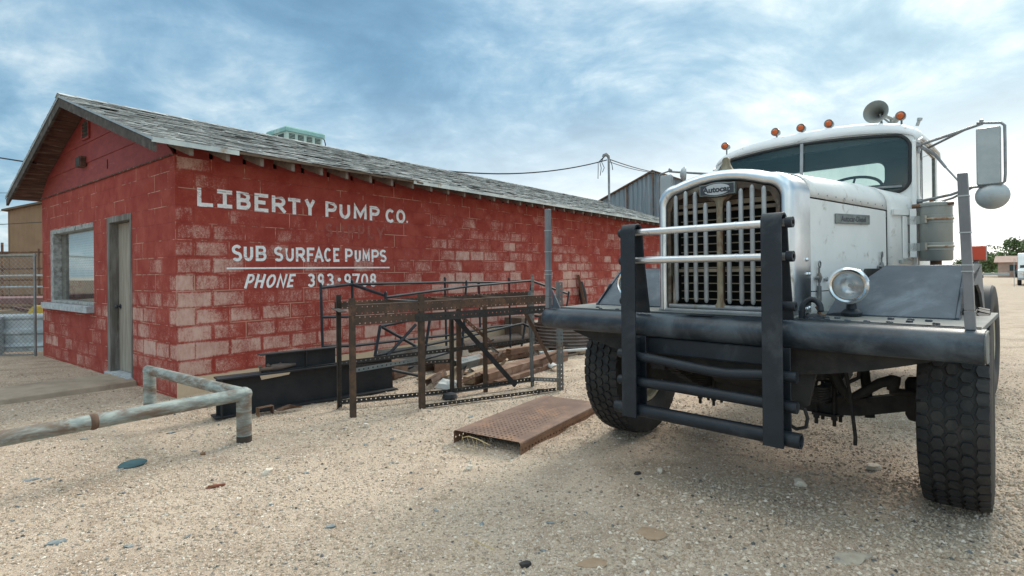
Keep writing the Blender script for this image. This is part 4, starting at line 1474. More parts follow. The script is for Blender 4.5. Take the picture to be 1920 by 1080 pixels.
# extra points along the straight runs so that the V of the screen is followed
def densify(o_, i_):
    O, I = [], []
    n = len(o_)
    for k in range(n):
        m = 8 if abs(o_[k][0] - o_[(k + 1) % n][0]) > .6 else 1
        for j in range(m):
            f = j / m
            for src, dst in ((o_, O), (i_, I)):
                a, b = src[k], src[(k + 1) % n]
                x = a[0] + (b[0] - a[0]) * f
                z = a[1] + (b[1] - a[1]) * f
                if m > 1 and z > 2.2:
                    zref = max(q[1] for q in src)
                    z = a[1] + .05 * (abs(a[0]) / .75) ** 2 - .05 * (abs(x) / .75) ** 2
                dst.append((x, z))
    return O, I


outer, inner = densify(outer, inner)
fc = MB().ring(outer, inner, lambda a, b, d: (a, windy(a, b) + d, b), 0, .03)
cab = fc.build('cab_front', 'white_paint', K, smooth=40)
ga = MB().tube([V((x, windy(x, z) - .004, z)) for x, z in inner], .012, 8, closed=True)
ga.build('screen_seal', 'rubber_seal', cab)
for s in (1, -1):
    pz = clipx(inner, s * .014, s)
    MB().add([V((x, windy(x, z) + .008, z)) for x, z in pz], [tuple(range(len(pz)))]).build('windscreen', 'windshield_glass', K, smooth=0)
MB().bar((0, windy(0, 1.99) - .008, 1.985), (0, windy(0, 2.47) - .008, 2.472), .026, .016, up=(0, -1, 0)).build('screen_post', 'bar_grey', cab, smooth=0, bevel=.004)

# roof
rf = MB()
lp = []
for y, hw_, zt_ in ((.872, .783, 2.492), (.885, .793, 2.535), (.92, .800, 2.572), (.99, .805, 2.597), (1.12, .808, 2.612), (1.45, .808, 2.612), (1.68, .806, 2.600), (1.79, .802, 2.575), (1.855, .796, 2.53), (1.885, .79, 2.47)):
    lp.append([V((a, y + .050 * max(0, 1 - (y - .872) / .5) * (abs(a) / hw_) ** 2, b - .045 * (abs(a) / hw_) ** 2.2 * 1)) for a, b in super_top(hw_, 2.375 + .045, zt_, 26, 3.4)])
rf.loft(lp, closed=False, cap=False)
roof = rf.build('cab_roof', 'roof_white', K, smooth=60)
roof.modifiers.new('solid', 'SOLIDIFY').thickness = .01
roof.modifiers['solid'].offset = -1
# drip rail over the doors, sides with window openings, doors
for s in (1, -1):
    dr_ = MB().tube([(s * .797, .90, 2.36), (s * .812, .98, 2.392), (s * .815, 1.4, 2.400), (s * .812, 1.78, 2.392), (s * .803, 1.88, 2.36)], .009, 8)
    dr_.build('drip_rail', 'roof_white', roof)
    so_l = [(.885, 1.18), (.905, 1.18), (1.82, 1.18), (1.875, 1.22), (1.885, 1.6), (1.885, 2.34), (1.87, 2.385), (1.4, 2.41), (1.0, 2.41), (.91, 2.37), (.892, 2.2), (.885, 1.9)]
    so_i = [(1.00, 1.94), (1.10, 1.92), (1.66, 1.92), (1.71, 1.94), (1.73, 1.99), (1.73, 2.31), (1.70, 2.355), (1.4, 2.365), (1.1, 2.365), (1.00, 2.35), (.975, 2.29), (.975, 2.01)]
    sd_ = MB().ring(so_l, so_i, lambda a, b, d: (s * d, a, b), .762, .786)
    side = sd_.build('cab_side', 'white_paint', K, smooth=0, bevel=.005)
    dd = MB().ring([(.935, 1.20), (1.2, 1.20), (1.74, 1.20), (1.785, 1.22), (1.79, 1.9), (1.79, 2.33), (1.76, 2.378), (1.4, 2.39), (1.05, 2.39), (.96, 2.37), (.935, 2.30), (.935, 1.9)],
                   [(1.005, 1.955), (1.10, 1.935), (1.66, 1.935), (1.70, 1.95), (1.715, 2.0), (1.715, 2.30), (1.69, 2.34), (1.4, 2.35), (1.1, 2.35), (1.005, 2.335), (.985, 2.28), (.985, 2.02)],
                   lambda a, b, d: (s * d, a, b), .7865, .797)
    door = dd.build('cab_door', 'white_paint', K, smooth=0, bevel=.003)
    gl_ = MB().add([V((s * .784, a, b)) for a, b in so_i], [tuple(range(len(so_i)))])
    gl_.build('door_glass', 'side_glass', door, smooth=0)
    MB().box(s * .790 - .004, s * .790 + .004, 1.11, 1.122, 1.93, 2.35).build('quarter_post', 'arm_grey', door, smooth=0)
    MB().box(s * .790 - .005, s * .790 + .005, 1.69, 1.72, 1.94, 2.34).build('window_channel', 'plate_metal', door, smooth=0)
    for z in (1.30, 1.86, 2.30):
        MB().tube([(s * .802, .928, z - .03), (s * .802, .928, z + .03)], .009, 8).build('door_hinge', 'bar_grey', door)
    ha = MB().tube([(s * .80, 1.66, 1.80), (s * .82, 1.66, 1.80), (s * .823, 1.60, 1.80), (s * .823, 1.56, 1.795)], .008, 8)
    ha.build('door_handle', 'bar_grey', door)
# cab back with its window
bk = MB().ring(rrect(0, 1.80, .783, .62, .06, 4), rrect(-.07, 2.275, .47, .115, .07, 4), lambda a, b, d: (a, d, b), 1.86, 1.883)
cbk = bk.build('cab_back', 'white_paint', K, smooth=0)
MB().add([V((x, 1.872, z)) for x, z in rrect(-.07, 2.275, .47, .115, .07, 4)], [tuple(range(20))]).build('back_glass', 'back_pane', cbk, smooth=0)
# cab interior: dark lining, dash, seat, wheel
li = MB().ring(rrect(0, 1.80, .755, .61, .06, 4), rrect(-.07, 2.275, .475, .12, .07, 4), lambda a, b, d: (a, d, b), 1.83, 1.853)
li.box(-.755, .755, .95, 1.83, 1.19, 1.22)
li.box(-.755, .755, .95, 1.872, 2.395, 2.405)
for s in (1, -1):
    li.ring([(.94, 1.2), (1.83, 1.2), (1.83, 2.395), (.94, 2.395)], [(.99, 1.94), (1.72, 1.94), (1.72, 2.345), (.99, 2.345)], lambda a, b, d: (s * d, a, b), .745, .758)
li.build('cab_lining', 'cab_dark', K, smooth=0)
MB().box(-.74, .74, .93, 1.10, 1.70, 1.985).build('dashboard', 'cab_dark', K, smooth=0, bevel=.03)
se = MB()
se.box(-.62, .66, 1.30, 1.78, 1.50, 1.66)
se.loft([[V((x, y, z)) for y, z in ((1.68, 1.60), (1.66, 2.10), (1.70, 2.17), (1.77, 2.16), (1.80, 1.6))] for x in (-.60, -.55, .30, .36, .62)])
se.build('bench_seat', 'cab_dark', K, smooth=50, bevel=.03)
wc = V((.275, 1.19, 2.06))
wn = V((0, -.62, .78)).normalized()
sd, up_ = frame(wn, V((0, 0, 1)))
sw = MB().tube([wc + (sd * math.cos(2 * math.pi * k / 36) + up_ * math.sin(2 * math.pi * k / 36)) * .235 for k in range(36)], .0125, 8, closed=True)
swo = sw.build('steering_wheel', 'rubber_seal', K)
sp = MB()
for a in (90, 210, 330):
    sp.tube([wc - wn * .03, wc + (sd * math.cos(R(a)) + up_ * math.sin(R(a))) * .23], .009, 6)
sp.tube([wc, wc - wn * .35], .022, 8)
sp.build('spoke', 'rubber_seal', swo)
for s, x0 in ((1, .10), (-1, -.10)):
    wp = MB()
    wp.tube([(x0, windy(x0, 2.0) - .05, 2.045), (x0 + s * .25, windy(.3, 2.02) - .03, 2.045), (x0 + s * .50, windy(.6, 2.02) - .02, 2.03)], .006, 6)
    wp.bar((x0 + s * .30, windy(.4, 2.02) - .022, 2.035), (x0 + s * .60, windy(.7, 2.02) - .018, 2.028), .008, .016)
    wp.build('wiper', 'arm_grey', cab)

# marker lights and air horn
for x, z in ((-.737, 2.602), (-.27, 2.650), (-.054, 2.645), (.166, 2.638), (.672, 2.598)):
    y = 1.02
    ml = MB()
    ml.lathe([(0, .10), (.014, .095), (.030, .05), (.036, .012), (.036, -.006), (.0275, -.004)], (x, y, z), (0, 1, 0), 18)
    ml.tube([(x, y + .04, z - .02), (x, y + .04, z - .085)], .007, 6)
    mlo = ml.build('marker_light', 'plate_metal', K)
    MB().lathe([(.027, .004), (.026, -.010), (.018, -.022), (.009, -.027), (0, -.028)], (x, y, z), (0, 1, 0), 18).build('lens', 'amber_lens', mlo)
hn = MB()
ho, ha_ = V((.515, .985, 2.655)), V((-.10, -1, -.02)).normalized()
hn.lathe([(0, -.46), (.028, -.46), (.028, -.43), (.014, -.42), (.014, -.25), (.020, -.15), (.032, -.08), (.055, -.03), (.088, 0), (.091, .003), (.088, .002), (.054, -.026), (.030, -.078), (.014, -.15), (0, -.19)], ho, ha_, 28)
hn.tube([ho - ha_ * .10, ho - ha_ * .10 + V((0.01, 0, -.09))], .009, 6)
hn.tube([ho - ha_ * .35, ho - ha_ * .35 + V((0, 0, -.06))], .009, 6)
hn.tube([ho - ha_ * .06 + V((.02, 0, -.03)), ho - ha_ * .12 + V((.06, 0, -.085))], .007, 6)
hn.build('air_horn', 'canister_grey', K)
an = MB().tube([(.76, 1.13, 2.52), (.775, 1.13, 2.565)], .012, 8).lathe([(0, 0), (.018, .0), (.018, .02), (0, .022)], (.776, 1.13, 2.56), (0.2, 0, 1), 10)
an.build('roof_vent_cap', 'mirror_grey', roof)

# mirrors
for s in (1, -1):
    mx = 1.213 * s
    yy = .75
    mb_ = MB()
    mb_.loft([[V((mx + a, yy + d, b)) for a, b in rrect(0, 2.157, .064 * w_, .195 * w2_, .012, 3)] for d, w_, w2_ in ((-.022, .90, .97), (-.012, 1, 1), (.012, 1, 1), (.016, .94, .98))])
    mo = mb_.build('mirror', 'mirror_grey', K, smooth=40)
    MB().box(mx - .058, mx + .058, yy + .0165, yy + .019, 1.972, 2.342).build('mirror_glass', 'reflector', mo, smooth=0)
    cvo, cva, cvs = (V((mx + .015, yy + .02, 1.888)), V((0, 1, 0)), 1.08) if s > 0 else (V((-1.02, yy + .0, 2.335)), V((.80, .55, 0)), .85)
    cv = MB().lathe([(r_2 * cvs, z_2 * cvs) for r_2, z_2 in ((0, -.050), (.030, -.047), (.060, -.034), (.080, -.012), (.086, .004), (.082, .012), (0, .020))], cvo, cva, 26)
    cv.build('convex_mirror', 'mirror_grey', mo)
    fr_ = MB()
    fr_.tube([(mx - s * .06, yy, 2.395), (mx + s * .03, yy, 2.378), (mx + s * .065, yy, 2.372), (mx + s * .083, yy, 2.350), (mx + s * .084, yy, 2.25), (mx + s * .084, yy, 2.03), (mx + s * .080, yy, 1.975), (mx + s * .06, yy, 1.958), (mx - s * .04, yy, 1.955), (mx - s * .10, yy, 1.955)], .0085, 8)
    j1 = V((s * 1.09, yy + .03, 2.368))
    fr_.tube([(s * .803, .93, 2.330), j1, (mx - s * .03, yy, 2.385)], .010, 8)
    fr_.tube([(s * .815, 1.22, 2.35), j1], .009, 8)
    fr_.tube([(s * .815, 1.22, 2.35), (s * .825, 1.35, 2.35), (s * .835, 1.48, 2.31)], .010, 8)
    fr_.tube([(s * .803, .93, 2.330), (s * .90, .93, 2.24), (s * .96, .93, 2.14)], [.011, .011, .009], 8)
    fr_.tube([(s * .96, .93, 2.14), (s * 1.06, .85, 1.99), (s * 1.12, .78, 1.955)], .0065, 8)
    fr_.tube([(s * .803, .93, 1.905), (s * 1.0, .83, 1.925), (mx - s * .09, yy, 1.955)], .010, 8)
    fr_.tube([(s * .805, 1.20, 1.89), (s * 1.0, .93, 1.91), (mx - s * .09, yy, 1.952)], .008, 8)
    fr_.lathe([(.020, -.02), (.020, .02)], (s * .798, .93, 2.33), (s, 0, 0), 10)
    fr_.lathe([(.018, -.02), (.018, .02)], (s * .798, .93, 1.905), (s, 0, 0), 10)
    fr_.lathe([(0, 0), (.012, 0), (.012, .02), (0, .03)], (mx - s * .035, yy, 2.39), (0, 0, 1), 8)
    fr_.build('mirror_arm', 'arm_grey', mo)

# air cleaner on the cowl
ac = V((.905, .86, 0))
cn = MB().lathe([(0, 1.452), (.094, 1.452), (.101, 1.462), (.101, 1.848), (.108, 1.850), (.108, 1.868), (.100, 1.876), (.05, 1.884), (0, 1.888)], ac, (0, 0, 1), 32)
cno = cn.build('air_cleaner', 'canister_grey', K)
for z in (1.555, 1.755):
    st_ = MB().lathe([(.1016, z - .030), (.1040, z - .028), (.1040, z + .028), (.1016, z + .030)], ac, (0, 0, 1), 32)
    st_.box(.745, .83, .80, .808, z - .03, z + .03)
    so2 = st_.build('clamp_band', 'canister_grey', cno)
    bt = MB()
    a0_, a1_ = -110, -10
    bt.tube([ac + V((.1085 * math.cos(R(a)), .1085 * math.sin(R(a)), z)) for a in range(a0_, a1_, 8)], .009, 8)
    p_ = ac + V((.109 * math.cos(R(-112)), .109 * math.sin(R(-112)), z))
    bt.box(p_.x - .006, p_.x + .006, p_.y - .012, p_.y + .012, z - .026, z + .026)
    bt.build('clamp_bolt', 'strap_rust', cno)
lb = MB().tube([ac + V((.06, -.06, 1.859)), ac + V((.115, -.075, 1.859))], .010, 8)
lb.lathe([(0, 0), (.012, 0), (.012, .02), (0, .022)], ac + V((-.02, -.02, 1.884)), (0, 0, 1), 8)
lb.tube([ac + V((-.07, -.06, 1.858)), ac + V((-.13, -.05, 1.858))], .016, 8)
lb.tube([ac + V((0, 0, 1.39)), ac + V((0, 0, 1.455))], .035, 10)
lb.build('lid_clip', 'rusty_steel', cno)
MB().box(.76, .80, .80, .84, 1.48, 1.84).build('cleaner_bracket', 'white_paint', cno, smooth=0)

# headlights
for s in (1, -1):
    hc = V((.69 if s > 0 else -.80, -.56, 1.302))
    ax = V((0, -1, .0))
    hl = MB().lathe([(0, -.13), (.03, -.128), (.065, -.105), (.090, -.06), (.101, -.015), (.104, .0), (.100, .006)], hc, ax, 32)
    ho_ = hl.build('headlight', 'stainless', K)
    MB().lathe([(.103, .0), (.108, .004), (.106, .016), (.095, .024), (.084, .020), (.081, .012), (.081, .006)], hc, ax, 36).build('bezel', 'chrome', ho_)
    MB().lathe([(.083, .018), (.079, .022), (.078, .014)], hc, ax, 36).build('bezel_ring', 'shutter_tan', ho_)
    MB().lathe([(.082, .006), (.070, -.02), (.045, -.045), (.018, -.055), (0, -.056)], hc, ax, 28).build('reflector_bowl', 'lamp_bowl', ho_)
    MB().lathe([(.0, -.030), (.012, -.028), (.014, -.055)], hc, ax, 12).build('bulb_cap', 'bar_grey', ho_)
    ln = MB().lathe([(.0795, .014), (.06, .022), (.03, .027), (0, .028)], hc, ax, 32)
    ln.build('headlight_lens', 'lens_glass', ho_)
    sk = MB()
    sk.lathe([(.030, 0), (.026, .03), (.022, .06)], hc + V((0, .05, -.145)), (0, 0, 1), 14)
    sk.lathe([(0, -.03), (.052, -.03), (.056, -.012), (.045, .0), (.030, .012)], hc + V((0, .05, -.148)), (0, 0, 1), 18)
    c_ = hc + V((0, .05, -.185))
    sk.loft([[c_ + V((-s * d, dy, dz)) for dy, dz in ((-w_, 0), (w_, 0), (w_ * .8, t_2), (-w_ * .8, t_2))] for d, w_, t_2 in ((-.045, .036, .022), (.02, .04, .026), (.09, .028, .022), (.135, .020, .010))])
    sk.build('headlight_stand', 'strap_black', ho_, bevel=.003)

# fenders: sloped front plate, flat top, outer skirt
for s in (1, -1):
    fe = MB()
    base = [(.545, -.47, 1.128), (1.165, -.47, 1.128), (1.165, -.10, 1.418), (.775, -.10, 1.416), (.69, -.20, 1.335), (.575, -.37, 1.225)]
    vs = [V((s * x, y, z)) for x, y, z in base]
    nr = V((0, .025, -.02))
    fe.loft([vs, [p + nr for p in vs]])
    fe.box(min(s * .775, s * 1.165), max(s * .775, s * 1.165), -.10, .62, 1.396, 1.418)
    vs = [V((s * x, y, z)) for x, y, z in ((.775, .62, 1.418), (1.165, .62, 1.418), (1.165, .80, 1.10), (.775, .80, 1.10))]
    fe.loft([vs, [p + V((0, -.02, -.01)) for p in vs]])
    fo = fe.build('fender', 'fender_grey', K, smooth=0, bevel=.006)
    sk = MB().prism([(-.48, 1.115), (-.48, 1.135), (-.10, 1.424), (.62, 1.424), (.81, 1.10), (.80, 1.02), (.70, 1.12), (.58, 1.23), (.4, 1.29), (-.3, 1.29), (-.42, 1.115)], lambda a, b, d: (s * d, a, b), 1.1655, 1.180)
    sk.build('fender_skirt', 'fender_grey', fo, smooth=0)
    iw = MB().prism([(-.36, 1.10), (-.08, 1.40), (.62, 1.40), (.80, 1.0), (.8, .95), (.5, .95)], lambda a, b, d: (s * d, a, b), .66, .675)
    iw.build('inner_fender', 'under_dark', fo, smooth=0)
    if s > 0:
        tl = MB()
        tl.box(1.10, 1.208, .585, .635, 1.445, 1.545)
        tl.box(1.14, 1.165, .60, .62, 1.418, 1.446)
        to = tl.build('turn_signal', 'arm_grey', K, smooth=0, bevel=.004)
        MB().box(1.101, 1.207, .575, .5845, 1.447, 1.543).build('signal_lens', 'red_lens', to, smooth=0, bevel=.003)


# ---- wheels
def wheel(cx, cy, rad, hwid, inner_side, tread=True, dual=False, name='wheel'):
    c = V((cx, cy, rad))
    wt = thing(name, None, None)
    wt.parent = K
    wt.location = c
    tb = rad - .0135
    hw_ = hwid
    tp = [(.30, -hw_ * .55), (.33, -hw_ * .80), (.40, -hw_ * .98), (.46, -hw_ * 1.02), (tb - .045, -hw_ * .99), (tb - .014, -hw_ * .95), (tb, -hw_ * .82), (tb + .002, 0),
          (tb, hw_ * .82), (tb - .014, hw_ * .95), (tb - .045, hw_ * .99), (.46, hw_ * 1.02), (.40, hw_ * .98), (.33, hw_ * .80), (.30, hw_ * .55)]
    ty_ = MB().lathe(tp, (0, 0, 0), (1, 0, 0), 64)
    if tread:
        nb = 50
        rows = 5
        pitch = 2 * math.pi / nb
        rw = 2 * hw_ / rows * .965
        rq = random.Random(int(cx * 100 + cy * 10))
        for r in range(rows):
            xc = (r - (rows - 1) / 2) * rw
            edge = r in (0, rows - 1)
            for k in range(nb):
                a = (k + .5 * (r % 2)) * pitch
                hexo = [(-.40, -.26), (-.40, .26), (-.06, .46), (.06, .46), (.40, .26), (.40, -.26), (.06, -.46), (-.06, -.46)]
                if edge:
                    o_ = 1 if r else -1
                    hexo = [(-.42, -.46 if o_ < 0 else -.30), (-.42, .30 if o_ < 0 else .46), (.0, .47 if o_ < 0 else .46), (.42, .30 if o_ < 0 else .46), (.42, -.46 if o_ < 0 else -.30), (0, -.46 if o_ < 0 else -.47)]
                lo_, hi_ = [], []
                jit_ = [(rq.uniform(-.045, .045), rq.uniform(-.04, .04)) for _ in hexo]
                hgt = rad + rq.uniform(-.0025, .0005)
                for sc_, rr_, dst in ((1.0, tb - .004, lo_), (.95 + rq.uniform(-.02, .015), hgt, hi_)):
                    for (ba, bx_), (ja, jx) in zip(hexo, jit_):
                        aa = a + (ba + ja) * pitch * sc_
                        xx = max(-hw_ * .99, min(hw_ * .99, xc + (bx_ + jx) * rw * sc_))
                        q = rr_ - (.016 * max(0, (abs(xx) / hw_ - .6) / .4) ** 2)
                        dst.append(V((xx, math.cos(aa) * q, math.sin(aa) * q)))
                ty_.loft([lo_, hi_], cap=False)
                m_ = len(ty_.v) - len(hi_)
                ty_.f.append([m_ + i for i in range(len(hi_))])
                ty_.uv.append(None)
    ty_.build('tyre', 'tread_rubber' if tread else 'tyre_rubber', wt, smooth=30)
    o_ = -inner_side
    rm_ = MB().lathe([(0, o_ * .02), (.09, o_ * .02), (.10, o_ * .05), (.20, o_ * .03), (.27, o_ * .06), (.295, o_ * hw_ * .75), (.315, o_ * hw_ * .8), (.315, o_ * hw_ * .6), (.300, 0), (.315, -o_ * hw_ * .6), (.315, -o_ * hw_ * .8), (.295, -o_ * hw_ * .75), (.28, 0)], (0, 0, 0), (1, 0, 0), 32)
    rm_.build('rim', 'hub_cream', wt)
    nt = MB()
    for k in range(8):
        nt.lathe([(.016, 0), (.016, .03), (0, .03)], (o_ * .035, .15 * math.cos(k * math.pi / 4), .15 * math.sin(k * math.pi / 4)), (o_, 0, 0), 6)
    nt.build('wheel_nuts', 'under_dark', wt)
    return wt


FR, FW = .585, .158
for s in (1, -1):
    w_ = wheel(s * 1.118, 0, FR, FW, s)
    w_.rotation_euler = (0, 0, R(3.6))
    dm = MB().lathe([(0, -.10), (.21, -.10), (.225, -.08), (.225, .02), (0, .02)], (-s * .10, 0, 0), (-s, 0, 0), 28)
    dm.build('brake_drum', 'hub_cream', w_)
for s in (1, -1):
    for x in (.895, .60):
        wheel(s * x, 3.75, .61, .135, s, tread=False)

# ---- chassis
ch = MB()
for s in (1, -1):
    ch.box(s * .40 - .04, s * .40 + .04, -.80, 6.3, .80, .98)
for y in (.9, 2.2, 3.6, 6.2):
    ch.box(-.36, .36, y - .04, y + .04, .82, .96)
ch.build('chassis_frame', 'under_dark', K, smooth=0, bevel=.006)
ax = MB()
ax.loft([[V((x, y * w_, z + zz * w_)) for y, zz in ((-.05, -.055), (.05, -.055), (.05, .055), (-.05, .055))] for x, z, w_ in ((-.94, .585, 1.1), (-.86, .56, 1.0), (-.62, .49, 1.0), (-.45, .475, 1.1), (.45, .475, 1.1), (.62, .49, 1.0), (.86, .56, 1.0), (.94, .585, 1.1))])
for s in (1, -1):
    ax.lathe([(.06, -.13), (.075, -.10), (.075, .10), (.06, .13)], (s * .93, 0, .585), (0, 0, 1), 14)
ax.build('front_axle', 'under_dark', K, smooth=30)
for s in (1, -1):
    sp = MB()
    for k in range(7):
        L_ = .72 - k * .085
        zz = .60 - k * .016
        sp.loft([[V((s * .42 + dx_, y, zz + .16 * (y / .72) ** 2 + dz_)) for dx_, dz_ in ((-.038, -.0065), (.038, -.0065), (.038, .0065), (-.038, .0065))] for y in [L_ * (i / 6 - 1) for i in range(13)]])
    for y in (-.07, .07):
        sp.tube([(s * .42 - .055, y, .36), (s * .42 - .055, y, .62), (s * .42 - .04, y, .645), (s * .42 + .04, y, .645), (s * .42 + .055, y, .62), (s * .42 + .055, y, .36)], .011, 8)
        for dx_ in (-.055, .055):
            sp.lathe([(.020, .0), (.020, .03), (.012, .032), (.012, .07)], (s * .42 + dx_, y, .415), (0, 0, -1), 8)
    sp.box(s * .42 - .075, s * .42 + .075, -.10, .10, .408, .425)
    sp.box(s * .42 - .05, s * .42 + .05, -.80, -.72, .72, .84)
    sp.build('leaf_spring', 'under_dark', K, smooth=30)
dg = MB()
dg.tube([(.46, -.20, .80), (.50, -.20, .74), (.545, -.20, .64), (.60, -.20, .575), (.67, -.19, .62), (.76, -.18, .69), (.83, -.17, .715)], [.030, .032, .030, .030, .028, .030, .034], 10)
dg.lathe([(0, -.05), (.03, -.05), (.034, 0), (.03, .04), (0, .045)], (.83, -.17, .70), (.2, 0, 1), 12)
dg.tube([(.80, -.14, .64), (.96, -.10, .635)], .022, 10)
dg.build('steering_arm', 'under_dark', K)
MB().tube([(-.90, .14, .50), (.90, .14, .50)], .022, 10).build('tie_rod', 'under_dark', K)
sg = MB()
sg.box(.34, .50, -.38, -.10, .70, .92)
sg.lathe([(0, -.09), (.07, -.08), (.085, 0), (.07, .08), (0, .09)], (.50, -.24, .80), (1, 0, 0), 14)
sg.build('steering_box', 'under_dark', K, smooth=40, bevel=.01)
en = MB()
en.loft([[V((a, y, b)) for a, b in rrect(0, .86, w_, h_, .05, 3)] for y, w_, h_ in ((-.48, .16, .20), (-.40, .22, .26), (.5, .22, .26), (.55, .15, .2))])
en.lathe([(0, -.02), (.10, -.02), (.11, 0), (.11, .03), (0, .05)], (0, -.50, .95), (0, -1, 0), 20)
en.build('engine_sump', 'under_dark', K, smooth=30)
sh2 = MB()
for s in (1, -1):
    sh2.tube([(s * .66, .02, .42), (s * .60, .06, .98)], .030, 10)
    sh2.tube([(s * .62, .05, .74), (s * .60, .06, .98)], .038, 10)
sh2.build('shock_absorber', 'under_dark', K)
MB().tube([(.615, -.30, .97), (.625, -.30, .84), (.605, -.30, .74), (.625, -.30, .62), (.64, -.30, .48), (.652, -.30, .36), (.65, -.30, .31)], .011, 8).build('brake_hose', 'under_dark', K)
MB().tube([(.66, -.25, .98), (.67, -.25, .80), (.66, -.25, .72), (.60, -.25, .68)], .012, 8).build('brake_hose', 'under_dark', K)
MB().tube([(.50, -.86, .62), (.545, -.88, .62), (.56, -.88, .57), (.55, -.88, .52), (.50, -.88, .50), (.45, -.87, .52)], .010, 8).build('brake_hose', 'under_dark', K)
MB().tube([(.02, -.62, .76), (.12, -.60, .70), (.25, -.58, .685), (.38, -.56, .73)], .014, 8).build('brake_hose', 'under_dark', K)
tb_ = MB().box(-.72, .72, 3.4, 6.4, 1.24, 1.30)
for s in (1, -1):
    tb_.box(s * .66 - .04, s * .66 + .04, 3.4, 6.4, 1.15, 1.24)
    tb_.box(s * .40 - .05, s * .40 + .05, 3.4, 6.4, .98, 1.24)
tb_.build('rear_bed', 'under_dark', K, smooth=0, bevel=.01)
mf = MB().box(.60, 1.19, 2.9, 2.93, 1.32, 1.345)
mf.box(.40, .62, 2.9, 2.93, .95, 1.345)
mf.build('mudflap_hanger', 'mirror_grey', K, smooth=0)
rax = MB()
for y in (3.75,):
    rax.tube([(-.9, y, .6), (-.2, y, .6), (0, y, .6), (.2, y, .6), (.9, y, .6)], [.06, .07, .17, .07, .06], 14)
rax.build('rear_axle', 'under_dark', K)
ft = MB().lathe([(0, -.45), (.27, -.45), (.28, -.43), (.28, .43), (.27, .45), (0, .45)], (-.78, 2.2, .78), (0, 1, 0), 26)
ft.build('fuel_tank', 'mirror_grey', K)
MB().box(-1.0, -.50, 1.1, 1.35, .70, .74).build('cab_step', 'under_dark', K, smooth=0)

# ------------------------------------------------------------------ yard: concrete walk, pipe barrier
wk = MB()
lp = []
for i in range(15):
    x = -i * .62 - .002
    w_ = .012 * math.sin(i * 1.7)
    lp.append([shop(x, 1.22 + w_, -.05), shop(x, 1.25 + w_, .045), shop(x, 1.32, .055), shop(x, 2.16, .055), shop(x, 2.22 + w_, .045), shop(x, 2.24 + w_, -.05)])
wk.loft(lp)
tag(wk.build('concrete_path', 'concrete', None, smooth=0, bevel=.012), kind='structure')

PB = V((-2.242, 4.559, 0))
pb = thing('pipe_barrier', 'pale green weathered steel pipe rail bent round the corner of the path on short posts', 'barrier', PB)
e1 = V((-3.86, 5.79, 0)) - PB
e2 = V((-4.75, 1.31, 0)) - PB
d1, d2 = e1.normalized(), e2.normalized()
zc = .412
rl = MB().tube([V((0, 0, zc)) + d2 * 0.0, V((0, 0, zc)) + d1 * .03, V((0, 0, zc)) + d1 * .5, V((0, 0, zc)) + e1 - d1 * .03, V((0, 0, zc)) + e1, V((0, 0, zc)) + e1 + d1 * .02], [.049, .052, .050, .050, .050, .03], 20)
rl.build('rail', 'galv_pipe', pb)
rl = MB().tube([V((0, 0, zc)) - d2 * .055, V((0, 0, zc)) - d2 * .03, V((0, 0, zc)), V((0, 0, zc)) + d2 * .06, V((0, 0, zc)) + d2 * 1.17, V((0, 0, zc)) + e2], [.035, .050, .060, .052, .050, .050], 20)
ro = rl.build('rail', 'galv_pipe', pb)
wl = MB()
c_ = V((0, 0, zc)) + d2 * 1.03
wl.tube([c_ - d2 * .022, c_ - d2 * .012, c_, c_ + d2 * .012, c_ + d2 * .022], [.0505, .054, .056, .054, .0505], 20)
wl.build('weld_ring', 'weld_rust', ro)
MB().lathe([(0, -.060)] + [(.060 * math.cos(R(a)), .060 * math.sin(R(a))) for a in range(-75, 90, 15)] + [(0, .060)], (0, 0, zc), (0, 0, 1), 22).build('elbow', 'galv_pipe', pb)
for p in (V((0, 0, 0)), e1 - d1 * .05, e2 - d2 * .3):
    po = MB().tube([V((p.x, p.y, -.15)), V((p.x, p.y, .05)), V((p.x, p.y, zc))], .0585, 20)
    q_ = po.build('post', 'galv_pipe', pb)
MB().tube([V((0, 0, -.1)), V((0, 0, .06)), V((0, 0, .072))], .0592, 20).build('rust_band', 'bench_dark', pb)

# ------------------------------------------------------------------ steel beams on the ground
ba = shop(-.20, -1.475)
bb = shop(1.67, -1.865)
bd_ = bb - ba
SB = thing('steel_beam', 'long black steel beam lying on edge behind the pipe rail', 'steel beam', ba, math.atan2(bd_.y, bd_.x))
bl_ = bd_.length
web = MB().prism([(0, .035), (bl_, .035), (bl_ - .015, .385), (.72, .385), (.70, .345), (.42, .325), (.40, .385), (.0, .385)], lambda a, b, d: (a, d, b), .055, .067)
web.build('web', 'beam_steel', SB, smooth=0)
MB().box(-.03, bl_ + .02, -.035, .155, .018, .0345).build('flange', 'beam_steel', SB, smooth=0, bevel=.003)
MB().box(-.0, bl_ - .01, -.035, .155, .3855, .402).build('flange', 'beam_steel', SB, smooth=0, bevel=.003)
MB().box(.03, .042, -.03, .0548, .036, .385).build('stiffener', 'beam_steel', SB, smooth=0)
S2 = thing('short_beam', 'short black steel beam lying on top of the long beam', 'steel beam', ba + bd_.normalized() * .46 + V((0, 0, .403)), math.atan2(bd_.y, bd_.x))
MB().box(0, .74, .05, .06, .012, .178).build('web', 'beam_steel', S2, smooth=0)
MB().box(-.04, .74, .0, .11, .0, .0115).build('flange', 'beam_steel', S2, smooth=0)
MB().box(-.06, .80, .0, .11, .1785, .19).build('flange', 'beam_steel', S2, smooth=0)
MB().box(.40, .412, .005, .0495, .0125, .178).build('stiffener', 'beam_steel', S2, smooth=0)
pc = thing('pipe_clamp', 'small rusty pipe clamp with bolts resting on the long black beam', 'clamp', ba + bd_.normalized() * .40 + V((0, 0, .403)), math.atan2(bd_.y, bd_.x))
